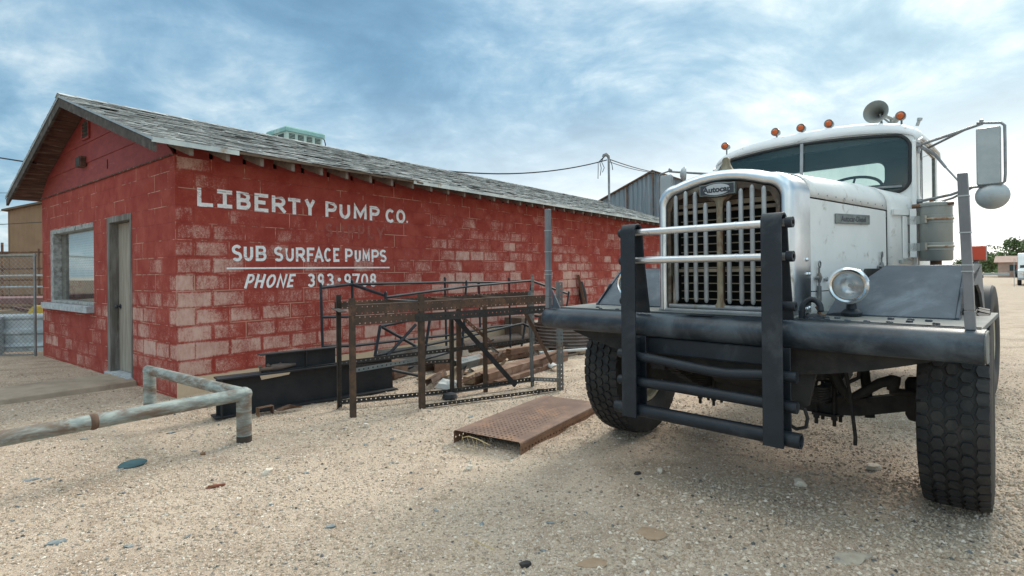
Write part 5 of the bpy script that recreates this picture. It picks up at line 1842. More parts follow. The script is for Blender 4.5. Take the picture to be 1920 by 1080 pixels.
m_ = MB().tube([(0, .03, .035), (.10, .03, .035), (.12, .03, .042), (.20, .03, .042), (.36, .05, .045)], [.022, .022, .034, .034, .016], 12)
m_.build('pipe', 'brown_steel', pc)
m_ = MB()
for x in (.0, .08, .2):
    m_.tube([(x, .03, -.0), (x, .03, .085)], .009, 8)
    m_.box(x - .015, x + .015, .012, .048, .062, .076)
m_.build('bolt', 'brown_steel', pc, smooth=30)
rb = thing('rusty_bracket', 'bent rusty bracket half buried in front of the long black beam', 'scrap metal', shop(.10, -1.62), SHOP_RZ)
m_ = MB()
m_.box(0, .16, -.06, .0, .075, .085)
m_.box(0, .012, -.06, .0, -.01, .075)
m_.box(.148, .16, -.06, .0, -.01, .075)
m_.build('bracket', 'rusty_steel', rb, smooth=0, bevel=.003)
m_ = MB().loft([[V((.20 + i * .06, -.03 + .02 * math.sin(k * 1.05 + i), .02 + .028 * (1 - abs(i - 2) / 3) * (1 + math.sin(k * 1.05)))) for k in range(6)] for i in range(5)])
tag(m_.build('rusty_flake', 'rusty_steel', None, smooth=30), 'curled orange rust flake beside the bent bracket at the beam foot', 'scrap metal')
bpy.data.objects['rusty_flake'].location = shop(.10, -1.60)
bpy.data.objects['rusty_flake'].rotation_euler = (0, 0, SHOP_RZ - .3)

# ------------------------------------------------------------------ punched-steel work bench
WBO = V((-1.5515, 5.3516, 0))
W = thing('work_bench_frame', 'rusty work bench frame of punched steel angle without a top', 'bench frame', WBO, R(27.368))
X_, Y_, Z_ = V((1, 0, 0)), V((0, 1, 0)), V((0, 0, 1))
DP = .47


def leg(x, y, h, mat, w_=.048, sx=1, sy=1, lean=0.0, label=None):
    m_ = MB().angle((x, y, -.02), (x + lean, y, h), w_, X_ * sx, Y_ * sy, .005)
    o = m_.build('leg', mat, W, smooth=0)
    if label:
        o['label'] = label
    return o


leg(-.035, 0, 1.165, 'leg_rust', .053)
leg(.665, 0, 1.185, 'leg_rust', .056)
leg(2.36, 0, 1.28, 'punched_grey', .055, label='grey galvanised leg')
leg(-.085, DP, 1.185, 'bench_dark', .05, 1, -1)
leg(1.15, DP - .05, .93, 'bench_dark', .055, 1, -1)
leg(2.235, DP, 1.17, 'punched_grey', .050, 1, -1, -.03, 'grey galvanised leg')
leg(1.32, DP + .12, 1.02, 'punched_rust', .045)
leg(1.60, DP - .02, 1.0, 'punched_rust', .04)


def rail(name, a, b, w_, mat, n1=(0, 0, -1), n2=(0, 1, 0), t=.005):
    return MB().angle(a, b, w_, n1, n2, t).build(name, mat, W, smooth=0)


def strip(name, a, b, w_, mat, up=(0, 0, 1)):
    return MB().bar(a, b, .005, w_, up).build(name, mat, W, smooth=0)


strip('front_rail', (-.05, -.006, 1.045), (2.22, -.006, 1.085), .098, 'punched_rust')
MB().bar((-.05, .03, 1.095), (2.22, .03, 1.135), .075, .005).build('front_rail', 'punched_rust', W, smooth=0)
strip('lower_rail', (-.02, -.004, .945), (.66, -.004, .955), .092, 'punched_rust')
strip('lower_rail', (.62, -.010, .945), (2.30, -.010, .975), .085, 'punched_black')
strip('back_rail', (-.10, DP, 1.075), (2.24, DP, 1.13), .075, 'punched_rust')
MB().bar((-.10, DP - .035, 1.036), (2.24, DP - .035, 1.092), .07, .005).build('back_rail', 'punched_rust', W, smooth=0)
MB().bar((-.10, -.02, 1.035), (-.10, DP, 1.045), .075, .005).build('end_rail', 'punched_black', W, smooth=0)
for x, m_ in ((.52, 'punched_grey'), (1.02, 'punched_rust'), (1.62, 'punched_rust')):
    MB().bar((x + .12, .0, 1.118), (x - .05, DP, 1.125), .035, .006).build('cross_bar', m_, W, smooth=0)
rail('foot_rail', (1.12, DP - .06, .035), (2.26, DP, .055), .045, 'punched_black', (0, 0, 1), (0, -1, 0))
rail('foot_rail', (-.06, DP, .045), (1.16, DP - .05, .035), .04, 'punched_black', (0, 0, 1), (0, -1, 0))
rail('foot_rail', (.70, .03, .0), (2.33, .03, .005), .035, 'punched_black', (0, 0, 1), (0, 1, 0))
rail('foot_rail', (2.25, DP, .055), (2.38, .03, .10), .045, 'punched_grey', (0, 0, 1), (1, 0, 0))
strip('middle_rail', (-.06, DP - .01, .47), (2.23, DP - .01, .56), .045, 'punched_black')
strip('middle_rail', (.0, .25, .455), (1.16, DP - .06, .40), .045, 'punched_black')
strip('middle_rail', (-.02, .012, .455), (.75, .20, .485), .042, 'punched_grey')
MB().bar((1.20, DP - .10, .90), (1.97, DP - .10, .04), .012, .055, up=(1, 0, 1)).build('brace', 'beam_steel', W, smooth=0)
MB().bar((1.32, DP + .02, .90), (1.78, DP + .02, .50), .006, .04, up=(1, 0, 1)).build('brace', 'punched_brown', W, smooth=0)
MB().bar((2.0, .20, .96), (2.62, .60, .22), .006, .045, up=(1, 0, 1)).build('brace', 'punched_rust', W, smooth=0)
MB().bar((2.30, .12, .56), (2.66, .28, .50), .006, .03, up=(0, 0, 1)).build('brace', 'punched_black', W, smooth=0)
MB().lathe([(0, -.02), (.09, -.02), (.075, .02), (.03, .035), (0, .04)], (1.12, DP - .12, .02), (0, 0, 1), 9).build('foot_pad', 'beam_steel', W)

# ------------------------------------------------------------------ tubular cage behind the bench
CG = thing('pipe_cage', 'blue-black welded tube cage standing between the bench and the red wall', 'pipe rack', SHOP, SHOP_RZ)
yb, yf = -.70, -1.40


def tb(name, pts, r=.0205, cap=False):
    m_ = MB().tube(pts, r, 10)
    if cap:
        t_ = V(pts[-1])
        m_.lathe([(r, -.005), (r * 1.25, .01), (r * .7, .035), (0, .045)], t_, (0, 0, 1), 8)
    return m_.build(name, 'rack_tube', CG)


A_, B_ = (1.44, yb), (1.91, yb + .02)
for x, z0, z1 in ((1.44, .40, 1.25), (1.92, .0, 1.29), (3.70, .0, 1.30), (5.38, .0, 1.27), (4.53, .45, 1.23)):
    tb('upright', [(x + .02, yb, z0), (x, yb, z1)], .018, z1 > 1.24)
tb('top_rail', [(1.44, yb, 1.23), (1.92, yb, 1.265)])
tb('top_rail', [(1.92, yb, 1.265), (3.0, yb, 1.255), (3.70, yb, 1.255), (5.38, yb, 1.22)])
tb('middle_rail', [(1.45, yb, .85), (1.93, yb, .825)])
tb('bottom_rail', [(1.46, yb, .475), (1.94, yb, .425), (3.0, yb, .41), (3.87, yb, .39)])
tb('bottom_rail', [(3.87, yb, .39), (4.9, yb, .43), (5.45, yb, .42)])
for x, z0, z1, x2 in ((1.92, .85, 1.14, 1.92), (5.14, .10, 1.26, 4.80), (6.34, .62, .99, 6.22), (3.45, .9, 1.25, 3.40)):
    tb('upright', [(x2, yf, z0), (x, yf, z1)], .018, True)
tb('top_rail', [(1.93, yf, 1.10), (3.51, yf, 1.20), (5.11, yf, 1.255)], .019)
tb('end_rail', [(5.11, yf, 1.255), (6.28, yf, .985)])
tb('end_rail', [(5.11, yf, 1.25), (5.38, yb, 1.23)])
tb('end_rail', [(1.92, yf, 1.12), (1.92, yb, 1.26)])
tb('upright', [(1.74, yf, .36), (1.83, yf, .745)])
tb('middle_rail', [(1.83, yf, .735), (2.60, yf, .80), (3.5, yf, .82)])
tb('brace', [(1.84, yf, .735), (2.42, yf, .42)])
tb('brace', [(2.40, yf - .03, .71), (1.91, yf - .03, .35)])
tb('bottom_rail', [(1.75, yf, .375), (3.12, yf, .43), (4.84, yf, .53)])
tb('upright', [(2.52, yf, .0), (2.69, yf, .76)])
tb('upright', [(3.28, yf, .0), (3.42, yf, .84)])
tb('floor_rail', [(1.90, yf, .19), (2.50, yf, -.0)])
tb('floor_rail', [(2.0, yf + .2, .12), (3.3, yf + .2, .22), (4.3, yf + .2, .30)])
tb('floor_rail', [(2.3, yf + .35, .05), (3.6, yf + .35, .12)])
tb('brace', [(4.84, yf, .53), (5.55, yf, .28), (6.1, yf, .20)])

# ------------------------------------------------------------------ rusty plank in the foreground
pa, pb2, pc2 = V((-.50, 4.575, 0)), V((.05, 4.215, 0)), V((.80, 5.70, 0))
pdx = (pb2 - pa)
pw_ = pdx.length
rz = math.atan2(pdx.y, pdx.x)
PK = thing('steel_plank', 'rusty perforated steel walkway plank lying on the sand', 'plank', pa, rz)
pl_ = 1.50
hgt = .092
tp_ = MB()
nl = 16
r_ = .018
for i in range(nl):
    y0, y1 = pl_ * i / nl, pl_ * (i + 1) / nl
    z0, z1 = (hgt + .004 * math.sin(y * 2.2) for y in (y0, y1))
    tp_.add([V((r_, y0, z0)), V((pw_ - r_, y0, z0)), V((pw_ - r_, y1, z1)), V((r_, y1, z1)), V((r_, y0, z0 - .004)), V((pw_ - r_, y0, z0 - .004)), V((pw_ - r_, y1, z1 - .004)), V((r_, y1, z1 - .004))],
            [(0, 1, 2, 3), (7, 6, 5, 4)], [[(y0, r_ - pw_ / 2), (y0, pw_ / 2 - r_), (y1, pw_ / 2 - r_), (y1, r_ - pw_ / 2)], [(y1, r_ - pw_ / 2), (y1, pw_ / 2 - r_), (y0, pw_ / 2 - r_), (y0, r_ - pw_ / 2)]])
    for s in (0, 1):
        xs2 = [(r_ if not s else pw_ - r_) + (1 if s else -1) * r_ * math.sin(R(a)) for a in (0, 30, 60, 90)]
        dz2 = [r_ * (1 - math.cos(R(a))) for a in (0, 30, 60, 90)]
        for k in range(3):
            tp_.add([V((xs2[k], y0, z0 - dz2[k])), V((xs2[k + 1], y0, z0 - dz2[k + 1])), V((xs2[k + 1], y1, z1 - dz2[k + 1])), V((xs2[k], y1, z1 - dz2[k]))], [(0, 1, 2, 3)], None)
tp_.build('plank_top', 'plank_holes', PK, smooth=40, recalc=False)
MB().box(.01, pw_ - .01, .16, pl_ - .02, .045, .050).build('hole_shade_sheet', 'bench_dark', PK, smooth=0)  # dark sheet added under the holes, standing in for the shade inside
for s in (0, 1):
    x = pw_ if s else 0
    m_ = MB()
    m_.bar((x, 0, (hgt - r_) / 2 - .008), (x, pl_, (hgt - r_) / 2 - .008), .004, hgt - r_ + .016, up=(0, 0, 1))
    m_.build('plank_side', 'plank_side', PK, smooth=0)
wd = MB()
rw_ = random.Random(5)
wd.tube([(.10, -.02, .02), (.13, -.05, .06), (.20, -.06, .085), (.30, -.06, .075), (.40, -.05, .045)], .0035, 5)
for k in range(5):
    x = .13 + k * .05
    wd.tube([(x, -.055, .078), (x + .01 + rw_.random() * .03, -.07, .04), (x + .02 + rw_.random() * .05, -.10, .004)], .0016, 4)
wd.tube([(.10, -.13, .006), (.22, -.14, .016), (.36, -.15, .008)], .0022, 4)
tag(wd.build('dry_weed', 'straw', None), 'dry straw coloured weed arching at the open end of the rusty plank', 'weed')
bpy.data.objects['dry_weed'].location = pa
bpy.data.objects['dry_weed'].rotation_euler = (0, 0, rz)

# ------------------------------------------------------------------ scrap heap behind the bench
def chan(name, label, a, b, w_, h, mat, cat='steel channel', z=0.0, tilt=0.0):
    """upturned punched channel: web on top, two flanges"""
    a, b = V(a), V(b)
    d = b - a
    o = thing(name, label, cat, a + V((0, 0, z)), 0)
    o.rotation_euler = (tilt, 0, math.atan2(d.y, d.x))
    L = d.length
    m_ = MB()
    m_.bar((0, w_ / 2, h), (L, w_ / 2, h), w_, .005)
    m_.build('web', mat, o, smooth=0)
    for y in (0, w_):
        MB().bar((0, y, h / 2 - .003), (L, y, h / 2 - .003), .005, h - .006, up=(0, 0, 1)).build('flange', mat, o, smooth=0)
    return o


chan('perforated_channel', 'long rust brown perforated channel lying furthest right behind the bench', shop(2.50, -2.62), shop(4.75, -2.36), .20, .15, 'punched_brown')
chan('perforated_channel', 'second rust brown channel lying under the end of the long one', shop(2.62, -2.68), shop(4.2, -2.50), .08, .05, 'punched_brown', z=0)
chan('perforated_channel', 'grey brown perforated channel lying nearest the blue-black cage', shop(2.75, -1.42), shop(4.85, -1.62), .22, .13, 'punched_brown')
chan('perforated_channel', 'short grey perforated channel tipped up on the scrap heap', shop(2.42, -2.20), shop(3.0, -2.12), .12, .10, 'punched_grey', z=.16, tilt=.35)
chan('perforated_channel', 'short dark perforated channel leaning on the boards of the scrap heap', shop(2.0, -2.16), shop(2.55, -1.86), .08, .07, 'punched_rust', z=.06, tilt=-.3)
chan('perforated_channel', 'narrow grey perforated channel lying on top of the grey brown one', shop(4.0, -1.80), shop(4.75, -1.86), .10, .08, 'punched_brown', z=.135)


def board(name, label, a, b, w_, t_, mat='old_board', cat='board', tilt=0.0):
    a, b = V(a), V(b)
    m_ = MB().bar((0, 0, 0), ((b - a).length, 0, 0), w_, t_, up=(0, math.sin(tilt), math.cos(tilt)))
    o = m_.build(name, mat, None, smooth=0, bevel=.004)
    o.location = a
    o.rotation_euler = (b - a).to_track_quat('X', 'Z').to_euler()
    return tag(o, label, cat)


board('broken_board', 'broken pale board leaning across the middle of the scrap heap', shop(2.2, -2.26, .03), shop(2.75, -1.95, .26), .09, .035)
board('broken_board', 'splintered yellow board under the short grey channel', shop(2.45, -2.32, .05), shop(3.15, -2.20, .10), .14, .09)
board('broken_board', 'light plank standing on edge at the left of the long brown channel', shop(2.9, -2.30, .05), shop(3.0, -2.52, .26), .10, .03)
board('broken_board', 'grey plank lying flat at the back of the scrap heap', shop(2.2, -1.72, .03), shop(3.0, -1.80, .03), .16, .03)
board('broken_board', 'pale split board poking out past the end of the long brown channel', shop(4.6, -2.2, .06), shop(5.25, -1.95, .12), .07, .03)
board('fence_picket', 'weathered wooden stake standing behind the bench beside the cage end', shop(4.98, -1.52, .0), shop(4.98, -1.52, 1.36), .05, .05, 'grey_wood', 'stake')
rsx = random.Random(31)
for k in range(16):
    px_, py_ = rsx.uniform(2.0, 4.4), rsx.uniform(-2.5, -1.6)
    a_ = rsx.uniform(-1.2, 1.2)
    L_ = rsx.uniform(.22, .6)
    z_ = rsx.uniform(.02, .10)
    m_ = MB().angle((0, 0, 0), (L_, 0, 0), .04, (0, 1, 0), (0, 0, 1), .004)
    o = m_.build('scrap_strip', ('punched_brown', 'punched_rust', 'rusty_steel', 'dull_sheet')[k % 4], None, smooth=0)
    o.location = shop(px_, py_, z_)
    o.rotation_euler = (rsx.uniform(-.6, .6), rsx.uniform(-.30, .05), SHOP_RZ + a_)
    tag(o, 'short bent strip of scrap steel angle tangled in the heap behind the bench', 'scrap metal', 'short steel strips in the scrap heap')
bm2 = bmesh.new()
bmesh.ops.create_icosphere(bm2, subdivisions=2, radius=1)
for v in bm2.verts:
    n_ = noise.noise(v.co * 1.7 + V((4, 2, 1)))
    v.co = V((v.co.x * .16, v.co.y * .10, max(v.co.z, -.1) * .11)) * (1 + .45 * n_)
me = bpy.data.meshes.new('plastic_bag')
bm2.to_mesh(me)
bm2.free()
me.materials.append(M['white_plastic'])
o = bpy.data.objects.new('plastic_bag', me)
COL.objects.link(o)
o.location = shop(2.05, -2.38, .03)
o.rotation_euler = (0, .15, .3)
tag(o, 'crumpled white plastic bag at the foot of the middle bench leg', 'bag')

tag(MB().lathe([(0, 0), (.10, 0), (.10, 1.75), (.085, 1.75), (.085, .3), (0, .3)], (0, 0, 0), (1, 0, 0), 22).build('steel_pipe', 'brown_steel', None), 'thick brown steel pipe lying along the foot of the red wall', 'pipe')
o = bpy.data.objects['steel_pipe']
o.location = shop(4.45, -.34, .10)
o.rotation_euler = (0, 0, SHOP_RZ - .06)
cs = MB()
lp = []
for i in range(9):
    a = -.9 + 1.8 * i / 8
    lp.append([V((a, .30 * (a * a) - .10, z)) for z in (.0, .30 - .10 * a)] + [V((a, .30 * (a * a) - .092, z)) for z in (.30 - .10 * a, 0)])
cs.loft(lp)
o = cs.build('curved_sheet', 'dull_sheet', None)
o.location = shop(3.15, -1.05, 0)
o.rotation_euler = (-.25, 0, SHOP_RZ)
tag(o, 'curved grey steel sheet leaning behind the lower rails of the cage', 'steel sheet')
tag(MB().box(-.18, .18, -.12, .12, 0, .22).build('rusty_box', 'rusty_steel', None, smooth=0, bevel=.012), 'small rusty red steel box behind the middle of the bench', 'box')
o = bpy.data.objects['rusty_box']
o.location = shop(2.25, -1.15)
o.rotation_euler = (0, 0, SHOP_RZ + .3)
vl = MB().tube([(0, 0, .08), (.10, 0, .08), (.14, 0, .09), (.22, .02, .10)], [.06, .06, .085, .07], 14).tube([(.15, 0, .1), (.15, 0, .24)], [.035, .05], 10)
o = vl.build('rusty_valve', 'rusty_steel', None)
o.location = shop(1.95, -1.25)
o.rotation_euler = (0, 0, SHOP_RZ)
tag(o, 'rusty pipe valve at the end of the long black beam', 'valve')

# corrugated tank ring with odds and ends in it
rc_ = V((.98, 9.95, 0))
RG = thing('tank_ring', 'rusty ribbed steel ring lying on timbers by the red wall', 'tank ring', rc_)
pr = []
nr_ = 7
for k in range(nr_ * 6 + 1):
    z = .10 + .40 * k / (nr_ * 6)
    pr.append((.60 + .020 * math.cos(2 * math.pi * k / 6), z))
pr += [(r_2 - .012, z) for r_2, z in pr[::-1]]
MB().lathe(pr, (0, 0, 0), (0, 0, 1), 56).build('ring', 'ring_steel', RG)
MB().lathe([(0, .12), (.57, .12), (.57, .13), (0, .13)], (0, 0, 0), (0, 0, 1), 40).build('ring_floor', 'rusty_steel', RG)
for k, (x, y) in enumerate(((-.45, -.42), (.2, -.55), (.5, .2), (-.4, .4))):
    o = MB().box(-.09, .09, -.06, .06, 0, .098).build('timber_block', 'old_board', None, smooth=0, bevel=.006)
    o.location = rc_ + V((x, y, 0))
    o.rotation_euler = (0, 0, k * .7)
    tag(o, ('pale timber block under the left front of the ribbed ring', 'pale timber block under the near side of the ribbed ring', 'pale timber block under the right side of the ribbed ring', 'pale timber block under the back of the ribbed ring')[k], 'block')
cy = MB().lathe([(0, -.17), (.105, -.17), (.105, .17), (.085, .17), (.085, -.1), (0, -.1)], (0, 0, .0), (1, 0, 0), 20).build('rusty_drum', 'brown_steel', None)
cy.location = rc_ + V((-.33, -.22, .52))
cy.rotation_euler = (0, .12, .5)
tag(cy, 'short brown steel cylinder heaped in the left of the ribbed ring', 'drum')
fl = MB().lathe([(.035, -.02), (.12, -.02), (.12, .02), (.035, .02)], (0, 0, 0), (0, -1, .3), 22)
fl = fl.build('pipe_flange', 'white_plastic', None)
fl.location = rc_ + V((.02, -.32, .56))
tag(fl, 'round white pipe flange with bolt holes standing in the ribbed ring', 'flange')
o = MB().box(-.11, .11, -.09, .09, -.07, .07).build('rusty_block', 'rusty_steel', None, smooth=0, bevel=.015)
o.location = rc_ + V((.28, -.26, .53))
o.rotation_euler = (.2, .1, .4)
tag(o, 'brown rusty block beside the white flange in the ribbed ring', 'block')
board('loose_plank', 'pale plank slanting over the right edge of the ribbed ring', rc_ + V((.15, -.35, .50)), rc_ + V((.62, -.08, .62)), .20, .02)
board('loose_plank', 'brown sheet of board lying at the back of the ribbed ring', rc_ + V((-.60, .05, .60)), rc_ + V((.35, .45, .66)), .30, .02, 'tank_brown')
board('loose_plank', 'flat pale board lying over the drum in the ribbed ring', rc_ + V((-.50, -.12, .66)), rc_ + V((.05, .10, .68)), .22, .015, 'dull_sheet')
dr_ = MB().box(-.24, .24, -.2, .2, 0, .50).build('steel_cabinet', 'tank_brown', None, smooth=0, bevel=.01)
dr_.location = shop(6.2, -.30)
dr_.rotation_euler = (0, 0, SHOP_RZ + .1)
tag(dr_, 'dark brown steel cabinet between the ribbed ring and the red wall', 'cabinet')
pp = MB().tube([(0, 0, .03), (1.5, 0, .03)], .025, 10).build('plastic_pipe', 'white_plastic', None)
pp.location = rc_ + V((-.55, -1.05, .06))
pp.rotation_euler = (0, -.02, .28)
tag(pp, 'thin white plastic pipe lying in front of the ribbed ring', 'pipe')
tube2 = MB().tube([(0, 0, 0), (.55, -.1, -.12), (.9, -.12, -.22)], .018, 8).build('loose_tube', 'rack_tube', None)
tube2.location = rc_ + V((-1.0, -.10, .72))
tag(tube2, 'short blue-black tube sloping down onto the ribbed ring', 'pipe')
gt = MB()
for i in range(7):
    pass
lp = []
for i in range(9):
    a = R(200 * i / 8 - 10)
    lp.append([V((y, .07 * math.cos(a), .04 + .04 * math.sin(a))) for y in (-.12, .12)] + [V((y, .066 * math.cos(a), .04 + .036 * math.sin(a))) for y in (.12, -.12)])
gt.loft(lp)
o = gt.build('gutter_piece', 'white_plastic', None)
o.location = shop(3.95, -2.62)
o.rotation_euler = (0, 0, SHOP_RZ + .9)
tag(o, 'curved piece of white gutter lying by the far end of the brown channels', 'gutter')
# post with a dark sleeve leaning on the long wall
ps = thing('steel_post', 'rusty steel post with a torn dark sleeve leaning against the red wall', 'post', shop(9.0, -.30), SHOP_RZ)
MB().angle((0, 0, -.02), (-.08, .27, 1.32), .07, (1, 0, 0), (0, -1, 0), .008).build('post', 'rusty_steel', ps, smooth=0)
m_ = MB().loft([[V((.06 + r_ * math.cos(k) * .8, .22 + r_ * .5 * math.sin(k) + (1.1 - z) * -.12, z)) for k in [2 * math.pi * j / 8 for j in range(8)]] for z, r_ in ((.35, .10), (.6, .13), (.85, .16), (1.0, .12), (1.16, .05))])
m_.build('torn_sleeve', 'wire_black', ps, smooth=0)

# loose litter on the sand: slate chips, rocks, a disc
def stone(name, label, cat, p, sx, sy, sz, mat, rz_=0.0, seed=0, group=None, sub=2, sink=.25):
    bm3 = bmesh.new()
    bmesh.ops.create_icosphere(bm3, subdivisions=sub, radius=1)
    for v in bm3.verts:
        n_ = noise.noise(v.co * 1.1 + V((seed * 3.1, seed, 1))) + .8 * noise.noise(v.co * 2.6 + V((seed, seed * 1.7, 4)))
        q = v.co * (1 + .55 * n_)
        v.co = V((q.x * sx, q.y * sy, max(-.6, min(.6, q.z)) * sz * 1.5))
    me_ = bpy.data.meshes.new(name)
    bm3.to_mesh(me_)
    bm3.free()
    me_.materials.append(M[mat])
    o_ = bpy.data.objects.new(name, me_)
    COL.objects.link(o_)
    o_.location = (p[0], p[1], gz(p[0], p[1]) + sz * (.9 - sink))
    o_.rotation_euler = (0, 0, rz_)
    return tag(o_, label, cat, group)


dc = MB().lathe([(0, -.006), (.085, -.006), (.092, 0), (.085, .006), (0, .006)], (0, 0, 0), (0, 0, 1), 28).build('metal_disc', 'teal_disc', None)
dc.location = (-2.835, 4.075, gz(-2.835, 4.075) + .010)
dc.rotation_euler = (.05, -.03, 0)
tag(dc, 'flat round dark teal metal disc lying on the sand', 'disc')
stone('white_rock', 'whitish rock in front of the steel pipe barrier corner', 'rock', (-1.735, 3.868), .034, .026, .024, 'stone_pale', .4, 1)
stone('white_rock', 'whitish rock left of the open end of the rusty plank', 'rock', (-.322, 3.941), .026, .022, .022, 'stone_pale', .9, 2)
stone('white_rock', 'whitish rock on the sand below the left bench leg', 'rock', (-1.36, 5.05), .028, .022, .026, 'stone_pale', .2, 3)
stone('white_rock', 'pale flat rock under the truck near the right front tyre', 'rock', (2.512, 3.843), .055, .035, .020, 'stone_pale', .1, 4)
stone('white_rock', 'pale rock in the shade in front of the truck', 'rock', (1.852, 3.554), .040, .035, .022, 'stone_pale', 1.1, 5)
stone('white_rock', 'pale rock on the sand under the brush guard', 'rock', (1.02, 3.84), .022, .018, .02, 'stone_pale', 1.5, 6)
stone('flat_brown_stone', 'flat round brown stone set in the gravel before the truck', 'stone', (.736, 2.95), .072, .062, .010, 'brown_stone', .2, 7, sink=.55)
stone('flat_brown_stone', 'flat brown stone at the bottom edge of the yard', 'stone', (.37, 2.66), .07, .04, .006, 'brown_stone', .1, 8, sink=.6)
stone('rough_rock', 'rough grey and tan lump bedded in gravel at the lower right', 'rock', (1.63, 2.66), .10, .05, .012, 'rough_stone', .3, 9, sink=.5)
stone('brick_shard', 'red brown shard lying on the sand left of the plank', 'shard', (-1.991, 3.653), .050, .014, .012, 'brick_red', .5, 10)
stone('brick_shard', 'small orange shard near the pipe barrier post', 'shard', (-2.44, 4.30), .020, .014, .012, 'rusty_steel', .1, 11)
stone('black_scrap', 'black curved scrap at the bottom edge of the yard', 'scrap', (.05, 2.645), .030, .016, .014, 'dark_stone', .2, 12)
stone('black_scrap', 'dark brown flat scrap in front of the left front tyre', 'scrap', (.856, 3.811), .030, .018, .010, 'dark_stone', .3, 13)
stone('black_scrap', 'black flake on the sand between the bench and the truck', 'scrap', (.33, 6.55), .05, .015, .012, 'dark_stone', -.2, 14)
sl_big = [((-2.423, 2.892), .052, .034, 'largest blue grey slate piece at the lower left'), ((-1.03, 3.067), .038, .022, 'blue grey slate piece at the bottom middle'), ((-3.338, 3.795), .060, .022, 'long slate piece at the left edge of the yard'),
          ((-3.05, 4.90), .045, .020, 'slate piece behind the flat teal disc'), ((-.42, 5.36), .055, .025, 'slate piece beside the far corner of the plank'), ((-2.85, 3.96), .030, .020, 'slate piece touching the near edge of the teal disc')]
for i, (p, a, b, lb) in enumerate(sl_big):
    stone('slate_piece', lb, 'slate', p, a * .85, b * .85, .006, 'slate', .3 * i, 20 + i, group='larger slate pieces', sink=.35)
rs = random.Random(21)
protos = []
for i in range(5):
    o = stone('slate_chip', 'small blue grey slate chip lying loose on the sand', 'slate', (-3, 3), .026 + .004 * i, .012 + .002 * (i % 3), .004, 'slate', 0, 30 + i, group='small slate chips scattered over the yard', sub=1, sink=.3)
    protos.append(o)
n_ = 0
while n_ < 75:
    x, y = rs.uniform(-4.6, 1.2), rs.uniform(2.3, 6.2)
    if abs(x) > y * .93 or (x > -.3 and y > 4.0 and rs.random() < .8) or (x > 0 and rs.random() < .6):
        continue
    o = protos[n_ % 5] if n_ < 5 else protos[n_ % 5].copy()
    if n_ >= 5:
        COL.objects.link(o)
    k = rs.uniform(.30, 1.0)
    o.location = (x, y, gz(x, y) + .004)
    o.scale = (k, k, k)
    o.rotation_euler = (rs.uniform(-.15, .15), rs.uniform(-.15, .15), rs.uniform(0, 6.28))
    n_ += 1

# gravel: one mass of small stones, dense near the camera
def gravel():
    rg = random.Random(77)
    vs, fs, tn = [], [], []
    base = [V((1, 0, 0)), V((0, 1, 0)), V((-1, 0, 0)), V((0, -1, 0)), V((0, 0, 1)), V((0, 0, -.6))]
    F = [(0, 1, 4), (1, 2, 4), (2, 3, 4), (3, 0, 4), (1, 0, 5), (2, 1, 5), (3, 2, 5), (0, 3, 5)]
    for i in range(250000):
        y = 1.9 + 6.5 * rg.random() ** 1.75
        x = -(y * .98 + .2) + rg.random() * (2 * (y * .98 + .2) + 2.2)
        q = V((x, y, 0))
        lx = (q - SHOP).dot(SU)
        ly = (q - SHOP).dot(SV)
        if lx > -.05 and ly > -.05:
            continue
        if lx < 0 and 1.2 < ly < 2.5:
            continue
        if rg.random() < (y - 5.2) / 3.4 or rg.random() < (x - y * .98) / 2.2:
            continue
        dens = .5 + .9 * noise.noise(V((x * .9, y * .9, 3)))
        dens += .5 if x > .6 and y < 3.6 else 0
        if rg.random() > dens + .26:
            continue
        r = (.0032 + .0088 * rg.random() ** 3.6) * (.75 + .09 * y)
        if x > .5 and y < 3.8:
            r *= 1.25
        a = rg.random() * 6.28
        ca, sa = math.cos(a), math.sin(a)
        sx, sy, sz = r * rg.uniform(.8, 1.5), r * rg.uniform(.6, 1.1), r * rg.uniform(.45, .9)
        o = len(vs)
        z = gz(x, y) + sz * .25
        for b in base:
            j = rg.uniform(.75, 1.25)
            px, py = b.x * sx * j, b.y * sy * j
            vs.append((x + px * ca - py * sa, y + px * sa + py * ca, z + b.z * sz * j))
        fs += [tuple(o + k for k in f) for f in F]
        t_ = rg.random()
        tn += [t_] * 8
    me_ = bpy.data.meshes.new('gravel')
    me_.from_pydata(vs, [], fs)
    at = me_.attributes.new('tone', 'FLOAT', 'FACE')
    at.data.foreach_set('value', tn)
    me_.materials.append(M['pebble'])
    o_ = bpy.data.objects.new('gravel', me_)
    COL.objects.link(o_)
    tag(o_, 'pale gravel scattered over the sand', 'gravel', None, 'stuff')


gravel()
tw = MB().tube([(-.22, 2.86, .012), (-.17, 2.80, .016), (-.10, 2.745, .012)], .003, 5).build('twig', 'straw', None)
tag(tw, 'thin dry twig lying on the gravel at the bottom of the yard', 'twig')

